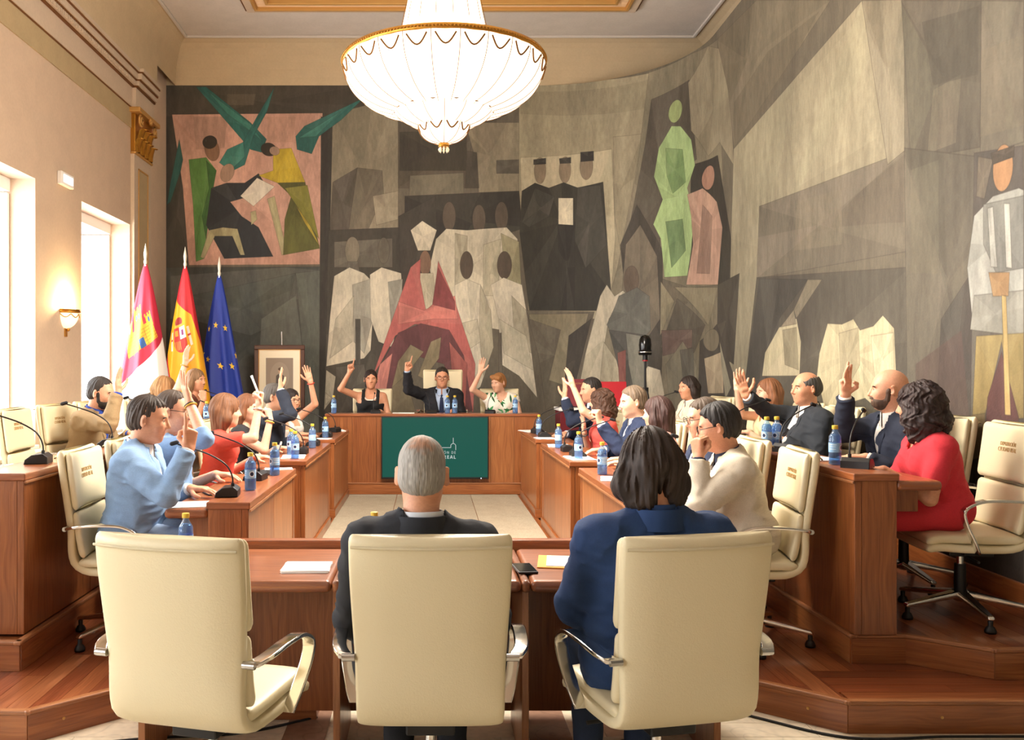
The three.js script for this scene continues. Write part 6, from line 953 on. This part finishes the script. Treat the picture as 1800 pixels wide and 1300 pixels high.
flag('red and yellow striped flag with a coat of arms, hanging on its pole', -3.07, -11.15, 2.85, 1.22, 0.30, 1.9, (g, w, h) => {
  g.fillStyle = '#f2b01c'; g.fillRect(0, 0, w, h); shape(g, '#c2202c', 0, 0, w, 0, w, h * 0.62, w * 0.72, h * 0.36, 0, h * 0.24); shape(g, '#c2202c', 0, h * 0.66, w * 0.62, h, 0, h);
  g.save(); g.translate(w * 0.42, h * 0.53); g.rotate(-0.3); g.fillStyle = '#c9382f'; g.beginPath(); g.moveTo(-75, -80); g.lineTo(75, -80); g.lineTo(75, 30); g.quadraticCurveTo(75, 95, 0, 105); g.quadraticCurveTo(-75, 95, -75, 30); g.fill(); g.fillStyle = '#f4eee4'; g.fillRect(0, -80, 75, 90); g.fillStyle = '#8d3a78'; g.fillRect(24, -55, 28, 40); g.fillStyle = '#d9a53a'; g.fillRect(-55, -60, 36, 42); for (let k = 0; k < 4; k++) g.fillRect(-66 + k * 18, 20, 8, 62); g.fillStyle = '#a5302c'; g.beginPath(); g.ellipse(0, -120, 52, 34, 0, 0, 2 * PI); g.fill(); g.fillStyle = '#e0b040'; g.fillRect(-55, -100, 110, 14); g.fillStyle = '#e6e0d4'; for (const s of [-1, 1]) g.fillRect(s * 112 - 14, -60, 28, 140); g.fillStyle = '#c8402f'; for (const s of [-1, 1]) g.fillRect(s * 112 - 20, -5, 40, 14); g.restore();
});
flag('deep blue flag with a ring of golden stars, hanging on its pole', -2.70, -11.4, 2.76, 1.14, 0.31, 3.3, (g, w, h) => {
  g.fillStyle = '#10339c'; g.fillRect(0, 0, w, h); const star = (x, y, r) => { g.fillStyle = '#f2c93c'; g.beginPath(); for (let k = 0; k < 10; k++) { const a = -PI / 2 + k * PI / 5, q = k % 2 ? r * 0.42 : r; k ? g.lineTo(x + q * 1.15 * Math.cos(a), y + q * Math.sin(a)) : g.moveTo(x + q * 1.15 * Math.cos(a), y + q * Math.sin(a)); } g.fill(); };
  for (const [u, v] of [[0.2, 0.44], [0.42, 0.40], [0.68, 0.41], [0.08, 0.66], [0.92, 0.6], [0.28, 0.70], [0.52, 0.72], [0.74, 0.69]]) star(u * w, v * h, 30);
});
// ---------- framed portrait on an easel ----------
{
  const x = -1.985, z = -11.75, y = 0.98, o = thing('framed_portrait', 'framed portrait photograph with cream mount standing by the flags', 'picture', [x, y, z]); const w = 0.67, h = 0.9, t = 0.06;
  const fr = [span(-w / 2, w / 2, 0, t, -0.02, 0.02, 'x', 0.01), span(-w / 2, w / 2, h - t, h, -0.02, 0.02, 'x', 0.01), span(-w / 2, -w / 2 + t, t, h - t, -0.02, 0.02, 'y', 0.01), span(w / 2 - t, w / 2, t, h - t, -0.02, 0.02, 'y', 0.01)]; mesh('frame', fr, lacquer('#57301f'), o);
  const i2 = 0.055; mesh('gilt_slip', [span(-w / 2 + i2, w / 2 - i2, i2, i2 + 0.012, 0.0, 0.015, 'x', 0.003), span(-w / 2 + i2, w / 2 - i2, h - i2 - 0.012, h - i2, 0, 0.015, 'x', 0.003), span(-w / 2 + i2, -w / 2 + i2 + 0.012, i2 + 0.012, h - i2 - 0.012, 0, 0.0148, 'y', 0.003), span(w / 2 - i2 - 0.012, w / 2 - i2, i2 + 0.012, h - i2 - 0.012, 0, 0.0148, 'y', 0.003)], M.goldMatte, o);
  mesh('mount', span(-w / 2 + t, w / 2 - t, t, h - t, -0.008, 0.004, 'y', 0), std({ color: '#efe6cc', roughness: 0.9 }), o);
  const p = new THREE.PlaneGeometry(0.36, 0.56); p.translate(0, h / 2, 0.006);
  mesh('photograph', p, std({ roughness: 0.5, map: canvasTex(256, 400, (g, W, H) => { g.fillStyle = '#8d7f70'; g.fillRect(0, 0, W, H); g.fillStyle = '#9a8c7b'; g.beginPath(); g.ellipse(130, 170, 90, 130, 0, 0, 7); g.fill(); g.fillStyle = '#4d4741'; g.beginPath(); g.moveTo(90, 400); g.lineTo(96, 170); g.quadraticCurveTo(132, 130, 170, 170); g.lineTo(180, 400); g.fill(); g.fillStyle = '#dcd6cc'; shape(g, '#dcd6cc', 124, 152, 142, 152, 134, 200); g.fillStyle = '#b99a80'; g.beginPath(); g.ellipse(133, 122, 18, 26, 0, 0, 7); g.fill(); g.fillStyle = '#5a4636'; g.beginPath(); g.ellipse(133, 106, 19, 14, 0, 0, 7); g.fill(); }) }), o);
  const e = thing('easel', 'slim easel carrying the framed portrait', 'easel', [x, T2, z - 0.04]); mesh('mast', rod([0.02, 0, -0.12], [0.02, 1.78, -0.02], 0.012), M.alu, e); for (const s of [-1, 1]) mesh('leg', rod([s * 0.3, 0, 0.08], [s * 0.03, 1.5, -0.03], 0.012), lacquer('#57301f'), e); mesh('ledge', span(-0.3, 0.3, 0.67, 0.698, -0.02, 0.08, 'x', 0.004), lacquer('#57301f'), e);
}
// ---------- camera on tripod, side table with portfolios ----------
{
  const x = 2.6, z = -10.7, o = thing('tripod_camera', 'black dome conference camera on a tripod before the mural', 'camera', [x, T2, z]), h = 1.45;
  for (let k = 0; k < 3; k++) { const a = 0.5 + k * 2 * PI / 3; mesh('tripod_leg', rod([0.3 * Math.sin(a), 0, 0.3 * Math.cos(a)], [0.03 * Math.sin(a), 1.02, 0.03 * Math.cos(a)], 0.011, 0.014), M.black, o); }
  mesh('centre_post', rod([0, 0.75, 0], [0, h, 0], 0.014), M.black, o); mesh('tripod_collar', rod([0, 1.0, 0], [0, 1.06, 0], 0.04), M.black, o); mesh('tripod_head', rod([0, h - 0.06, 0], [0, h, 0], 0.03), M.black, o); mesh('red_collar', rod([0, h - 0.075, 0], [0, h - 0.06, 0], 0.034), std({ color: '#a8242a', roughness: 0.5 }), o);
  mesh('camera_base', lathe([[0.001, h], [0.075, h], [0.08, h + 0.03], [0.075, h + 0.06], [0.001, h + 0.06]], 24), M.black, o); mesh('camera_dome', lathe([[0.07, h + 0.06], [0.075, h + 0.12], [0.068, h + 0.19], [0.045, h + 0.23], [0.001, h + 0.245]], 24), std({ color: '#0d0f10', roughness: 0.15 }), o); mesh('status_ring', lathe([[0.0815, h + 0.028], [0.083, h + 0.034], [0.0815, h + 0.04]], 24), M.alu, o);
}
{
  const x = 1.9, z = -10.35, o = thing('side_table', 'side table with a dark red cloth beside the presidency desk', 'table', [x, T2, z]);
  mesh('table_top', span(-0.42, 0.42, 0.8, 0.835, -0.22, 0.22, 'x', 0.006), M.white, o); mesh('red_cloth', span(-0.405, 0.405, 0.12, 0.8, -0.205, 0.205, 'y', 0.01), clothMat2('#6e1822'), o); for (const a of [-0.36, 0.36]) for (const b of [-0.16, 0.16]) mesh('leg', rod([a, 0, b], [a, 0.3, b], 0.018), M.black, o);
  const folder = (label, fx, c, w, h, line) => { const f = thing('portfolio', label, 'portfolio', [x + fx, T2 + 0.835, z]); const gb = box(w, h, 0.03, 0, 0, 0, 'x', 0.004); gb.rotateX(-0.12); mesh('cover', gb, std({ color: c, roughness: 0.6 }), f); const sp = box(0.012, h, 0.034, -w / 2 + 0.006, 0, 0, 'y', 0.004); sp.rotateX(-0.12); mesh('spine', sp, std({ color: c, roughness: 0.5 }), f); if (line) { const t = new TextGeometry('DIPUTACIÓN PROVINCIAL', { font, size: 0.016, depth: 0.002, curveSegments: 2 }); t.computeBoundingBox(); t.translate(-t.boundingBox.max.x / 2 + 0.02, h * 0.82, 0.0155); t.rotateX(-0.12); mesh('gilt_lettering', plainGeo(t), M.goldMatte, f); } mesh('easel_foot', [box(w * 0.6, 0.012, 0.12, 0, 0, -0.03, 'x', 0.003)], M.black, f); };
  folder('burgundy leather portfolio with gilt lettering standing on the side table', -0.15, '#7a2430', 0.3, 0.33, true); folder('bright red portfolio standing on the side table', 0.24, '#c01f2c', 0.32, 0.3, false);
}
function clothMat2(c) { return std({ color: c, map: clothMap, roughness: 0.9 }); }
// ---------- water bottles ----------
const bottleLabel = canvasTex(256, 64, (g, w, h) => { g.fillStyle = '#8fbde6'; g.fillRect(0, 0, w, h); g.fillStyle = '#dfeefa'; for (const x of [0, 128]) { g.fillRect(x + 52, 10, 60, 5); g.fillRect(x + 60, 24, 48, 4); g.fillRect(x + 56, 40, 52, 4); g.beginPath(); g.arc(x + 26, 32, 20, 0, 7); g.fill(); g.fillStyle = '#14284f'; g.beginPath(); g.arc(x + 26, 32, 14, 0, 7); g.fill(); g.fillStyle = '#dfeefa'; } });
const bottleProto = new THREE.Group(); bottleProto.name = 'water_bottle';
mesh('flask', lathe([[0.001, 0.002], [0.026, 0.0], [0.031, 0.006], [0.031, 0.03], [0.0295, 0.034], [0.031, 0.038], [0.031, 0.06], [0.0305, 0.064], [0.0305, 0.118], [0.031, 0.122], [0.030, 0.138], [0.024, 0.158], [0.0145, 0.174], [0.0125, 0.18], [0.0125, 0.188]], 24), phys({ color: '#c3def5', roughness: 0.08, transmission: 0.9, thickness: 0, side: THREE.DoubleSide }), bottleProto);
mesh('water', lathe([[0.001, 0.004], [0.0295, 0.006], [0.0295, 0.15], [0.02, 0.16], [0.001, 0.16]], 20), phys({ color: '#a8cdee', roughness: 0.1, transmission: 0.8, thickness: 0 }), bottleProto);
mesh('label', lathe([[0.0312, 0.066], [0.0312, 0.116]], 28), std({ map: bottleLabel, roughness: 0.5 }), bottleProto);
mesh('cap', lathe([[0.0135, 0.186], [0.0155, 0.187], [0.0155, 0.204], [0.014, 0.206], [0.001, 0.206]], 20), std({ color: '#d2b23a', roughness: 0.45 }), bottleProto);
function bottle(x, y, z, label) { const c = bottleProto.clone(); c.name = numbered('water_bottle'); scene.add(c); c.position.set(x, y, z); c.rotation.y = x * 3 + z * 2; tag(c, label, 'bottle', 'small blue water bottles on the desks'); }
const Y1 = T1 + H1, Y2 = T2 + H2, YP = T1 + 0.912;
const bt = [[-0.985, Y1, -4.88, 'small blue water bottle beside the microphone of the blue blazer man'], [-0.97, Y1, -5.56, 'small blue water bottle behind the upright tablet'], [-1.0, Y1, -6.6, 'small blue water bottle before the coral blouse, nearer the desk end'], [-1.07, Y1, -6.85, 'small blue water bottle before the coral blouse, further from the desk end'], [-0.99, Y1, -7.5, 'small blue water bottle before the woman in black top'], [-1.01, Y1, -8.6, 'small blue water bottle before the man with cropped greying hair'], [-2.06, Y2, -8.2, 'small blue water bottle on the outer desk by the flags'],
  [-1.1, YP, -10.2, 'small blue water bottle on the presidency desk corner beside the tank-top woman'], [0.205, YP, -10.2, 'small blue water bottle before the man with the navy tie, beside his microphone'], [0.29, YP, -10.2, 'small blue water bottle at the hand of the man with the navy tie'], [0.985, YP, -10.2, 'small blue water bottle before the leaf-print blouse'],
  [1.11, Y1, -9.0, 'small blue water bottle before the dark-haired man in navy'], [1.09, Y1, -7.5, 'small blue water bottle before the fair-haired man in navy'], [1.1, Y1, -6.55, 'small blue water bottle before the long auburn hair'], [1.09, Y1, -5.6, 'small blue water bottle beside the microphone of the cream blazer man'], [2.12, Y2, -4.64, 'small blue water bottle on the outer desk before the bald man'], [2.09, Y2, -5.5, 'small blue water bottle by the desk edge, one of a pair before the charcoal suit'], [2.16, Y2, -5.52, 'small blue water bottle behind its twin, before the charcoal suit'], [-1.03, 0.74, -3.75, 'small blue water bottle on the front desk before the empty chair'], [-0.235, 0.74, -3.78, 'small blue water bottle on the front desk by the grey-haired man']];
for (const b of bt) bottle(...b);
// ---------- gooseneck microphones ----------
const micProto = new THREE.Group(); micProto.name = 'desk_microphone';
{
  const s = new THREE.Shape(); s.moveTo(-0.055, 0); s.lineTo(0.055, 0); s.lineTo(0.05, 0.018); s.lineTo(0.02, 0.04); s.lineTo(-0.035, 0.046); s.lineTo(-0.055, 0.03); const g = new THREE.ExtrudeGeometry(s, { depth: 0.13, bevelEnabled: true, bevelSize: 0.004, bevelThickness: 0.004, bevelSegments: 2 }); g.translate(0, 0.004, -0.065); mesh('base', plainGeo(g), M.black, micProto);
  mesh('speaker_grille', box(0.03, 0.004, 0.09, -0.012, 0.043, 0, 'z', 0.001).rotateZ(-0.1), M.blackSoft, micProto); mesh('talk_button', box(0.014, 0.006, 0.03, 0.036, 0.03, 0.02, 'z', 0.002).rotateZ(-0.4), std({ color: '#7a1a1c', roughness: 0.4 }), micProto);
  const pts = [[-0.03, 0.045, -0.03], [-0.028, 0.1, -0.03], [0.0, 0.16, -0.03], [0.08, 0.215, -0.03], [0.17, 0.25, -0.03], [0.25, 0.275, -0.03]]; mesh('gooseneck', tube(pts, 0.0042, 32, 8), M.black, micProto);
  mesh('stem_socket', rod([-0.03, 0.04, -0.03], [-0.03, 0.07, -0.03], 0.009), M.blackSoft, micProto); const cap = new THREE.CapsuleGeometry(0.011, 0.026, 6, 12); cap.rotateZ(PI / 2 - 0.28 - PI); cap.translate(0.268, 0.281, -0.03); mesh('microphone_head', plainGeo(cap), M.blackSoft, micProto);
}
function mic(x, y, z, turn, label, sc = 1) { const c = micProto.clone(); c.name = numbered('desk_microphone'); scene.add(c); c.position.set(x, y, z); c.rotation.y = turn; c.scale.setScalar(sc); tag(c, label, 'microphone', 'black gooseneck microphones on the desks'); }
mic(-1.06, Y1, -4.66, PI + 0.1, 'black gooseneck microphone before the man in light blue blazer'); mic(-1.05, Y1, -5.35, PI - 0.1, 'black gooseneck microphone before the man in sky blue shirt'); mic(-1.02, Y1, -7.0, PI, 'black gooseneck microphone before the coral blouse and pen'); mic(-1.02, Y1, -7.75, PI, 'black gooseneck microphone before the woman in black top'); mic(-1.02, Y1, -8.75, PI, 'black gooseneck microphone before the man with cropped greying hair'); mic(-1.02, Y1, -9.45, PI - 0.3, 'black gooseneck microphone before the woman in white sleeveless top');
mic(-2.08, Y2, -4.72, PI + 0.2, 'black gooseneck microphone before the first empty outer chair'); mic(-2.08, Y2, -5.75, PI + 0.1, 'black gooseneck microphone before the second empty outer chair'); mic(-2.08, Y2, -6.9, PI, 'black gooseneck microphone before the man in tan jacket'); mic(-2.08, Y2, -9.3, PI, 'black gooseneck microphone before the woman with long light brown hair');
mic(-0.62, YP, -10.22, PI / 2, 'black gooseneck microphone before the woman in black tank top', 0.8); mic(0.02, YP, -10.22, PI / 2 + 0.2, 'black gooseneck microphone before the man with the navy tie', 0.8); mic(0.7, YP, -10.22, PI / 2 - 0.3, 'black gooseneck microphone before the leaf-print blouse', 0.8);
mic(1.13, Y1, -9.25, 0.2, 'black gooseneck microphone before the dark-haired man in navy'); mic(1.13, Y1, -8.7, 0, 'black gooseneck microphone before the curly-haired woman'); mic(1.13, Y1, -7.2, 0, 'black gooseneck microphone before the fair-haired man in navy'); mic(1.13, Y1, -6.75, 0, 'black gooseneck microphone before the long auburn hair'); mic(1.14, Y1, -5.1, -0.1, 'black gooseneck microphone before the man in cream blazer');
mic(2.17, Y2, -4.5, 0.9, 'black gooseneck microphone at the desk end before the red jumpsuit'); mic(2.16, Y2, -5.35, 0.5, 'black gooseneck microphone before the bald man'); mic(2.16, Y2, -6.3, 0.1, 'black gooseneck microphone before the charcoal suit'); mic(2.16, Y2, -8.7, 0, 'black gooseneck microphone before the woman with dark bob');
// ---------- papers, telephones, tablet, pen, folder ----------
function sheet(x, y, z, w, d, turn, label, n = 1) { const g = []; for (let i = 0; i < n; i++) { const q = new THREE.BoxGeometry(w, 0.0022, d); q.rotateY((rand() - 0.5) * 0.12 * (i ? 1 : 0)); q.translate(0, 0.0012 + i * 0.0023, 0); g.push(q); } const m = mesh('paper_stack', g, M.paper); m.position.set(x, y, z); m.rotation.y = turn; tag(m, label, 'paper', 'white papers on the desks'); }
sheet(-0.50, 0.74, -3.62, 0.19, 0.17, 0.03, 'white sheets on the front desk beside the grey-haired man', 5);
sheet(-1.235, Y1 - 0.035, -4.57, 0.2, 0.2, 0.2, 'white sheets at the desk end before the light blue blazer', 2); sheet(-1.0, Y1, -5.88, 0.18, 0.12, 0.2, 'white sheets beside the upright tablet', 3); sheet(-1.03, Y1, -6.72, 0.17, 0.26, 0.1, 'white sheets under the bottles before the coral blouse', 3); sheet(-1.03, Y1, -8.5, 0.17, 0.12, -0.2, 'white sheets before the man with cropped greying hair', 2); sheet(-1.02, Y1, -9.65, 0.18, 0.24, 0.3, 'white sheets before the woman in white sleeveless top', 3);
sheet(1.12, Y1, -5.35, 0.17, 0.22, -0.2, 'white sheets before the man in cream blazer', 3); sheet(1.12, Y1, -6.62, 0.18, 0.3, 0.1, 'white sheets before the long auburn hair', 3); sheet(1.12, Y1, -7.7, 0.18, 0.25, -0.1, 'white sheets before the fair-haired man in navy', 3); sheet(1.12, Y1, -8.55, 0.18, 0.2, 0.2, 'white sheets before the curly-haired woman', 3); sheet(1.1, Y1, -9.55, 0.2, 0.28, 0.3, 'white sheets before the dark-haired man in navy', 3); sheet(2.14, Y2, -4.95, 0.18, 0.3, 0.15, 'white sheets before the bald bearded man', 3); sheet(-0.3, YP, -10.24, 0.25, 0.15, 0, 'white sheets on the presidency desk', 2);
function flatDevice(name, label, x, y, z, w, d, turn, face) { const o = thing(name, label, 'phone', [x, y, z], turn); mesh('casing', box(w, 0.009, d, 0, 0, 0, 'z', 0.003), M.black, o); mesh('screen_glass', box(w - 0.008, 0.0012, d - 0.01, 0, 0.0088, 0, 'z', 0), face, o); }
flatDevice('mobile_phone', 'black mobile phone on the front desk beside the grey-haired man', 0.385, 0.741, -3.6, 0.08, 0.16, 0.1, std({ color: '#1a1d20', roughness: 0.08 })); flatDevice('mobile_phone', 'mobile phone with tan case on the desk before the light blue blazer', -1.22, Y1 - 0.035, -4.98, 0.08, 0.15, 0.5, std({ color: '#b08a70', roughness: 0.3 }));
{
  const o = thing('paper_folder', 'orange-edged folder with printed sheets at the navy blazer man', 'folder', [0.62, 0.74, -3.72], -0.15); mesh('cover', box(0.33, 0.006, 0.24, 0, 0, 0, 'x', 0.002), std({ color: '#e09a3a', roughness: 0.7 }), o); mesh('printed_sheet', box(0.28, 0.003, 0.2, 0.012, 0.006, 0.0, 'x', 0), M.paper, o); mesh('photograph_print', box(0.1, 0.001, 0.07, 0.05, 0.009, -0.04, 'x', 0), std({ color: '#7f8ea6', roughness: 0.5 }), o);
  const t = thing('tablet_computer', 'silver tablet propped upright on the desk beside a bottle', 'tablet', [-1.02, Y1, -5.72], 0.15); const g = new RoundedBoxGeometry(0.012, 0.2, 0.25, 2, 0.004); g.translate(0, 0.1, 0); g.rotateZ(-0.32); mesh('back_shell', plainGeo(g), std({ color: '#c9c7c2', roughness: 0.35, metalness: 0.6 }), t); const k = box(0.14, 0.006, 0.25, -0.07, 0, 0, 'z', 0.002); mesh('keyboard_cover', k, M.blackSoft, t);
  const W = coralWoman.arms.r.W, hand = add(W, V(0.05, 1, 0).normalize(), 0.07), q = thing('pen', 'white pen held upright by the woman in coral', 'pen', hand.toArray()); mesh('barrel', rod([0.02, -0.05, 0.01], [-0.05, 0.125, 0.01], 0.007), M.white, q); mesh('pen_cap', rod([-0.05, 0.125, 0.01], [-0.056, 0.142, 0.01], 0.009), M.white, q);
}
// ---------- cables along the platform ----------
tag(mesh('floor_cable', tube([[-1.62, 0.006, -3.6], [-1.2, 0.006, -3.72], [-0.8, 0.006, -3.78], [-0.5, 0.006, -3.95]], 0.006, 40, 6), M.blackSoft), 'thin black cable on the marble under the empty front chair', 'cable');
tag(mesh('floor_cable', tube([[1.12, 0.006, -4.25], [1.45, 0.006, -3.95], [1.76, 0.006, -3.73], [2.2, 0.006, -3.74], [3.0, 0.006, -3.74]], 0.006, 40, 6), M.blackSoft), 'thin black cable running along the foot of the wooden platform', 'cable');
scene.traverse((o) => { if (o.isMesh) { o.castShadow = true; o.receiveShadow = true; } });
renderer.render(scene, camera);
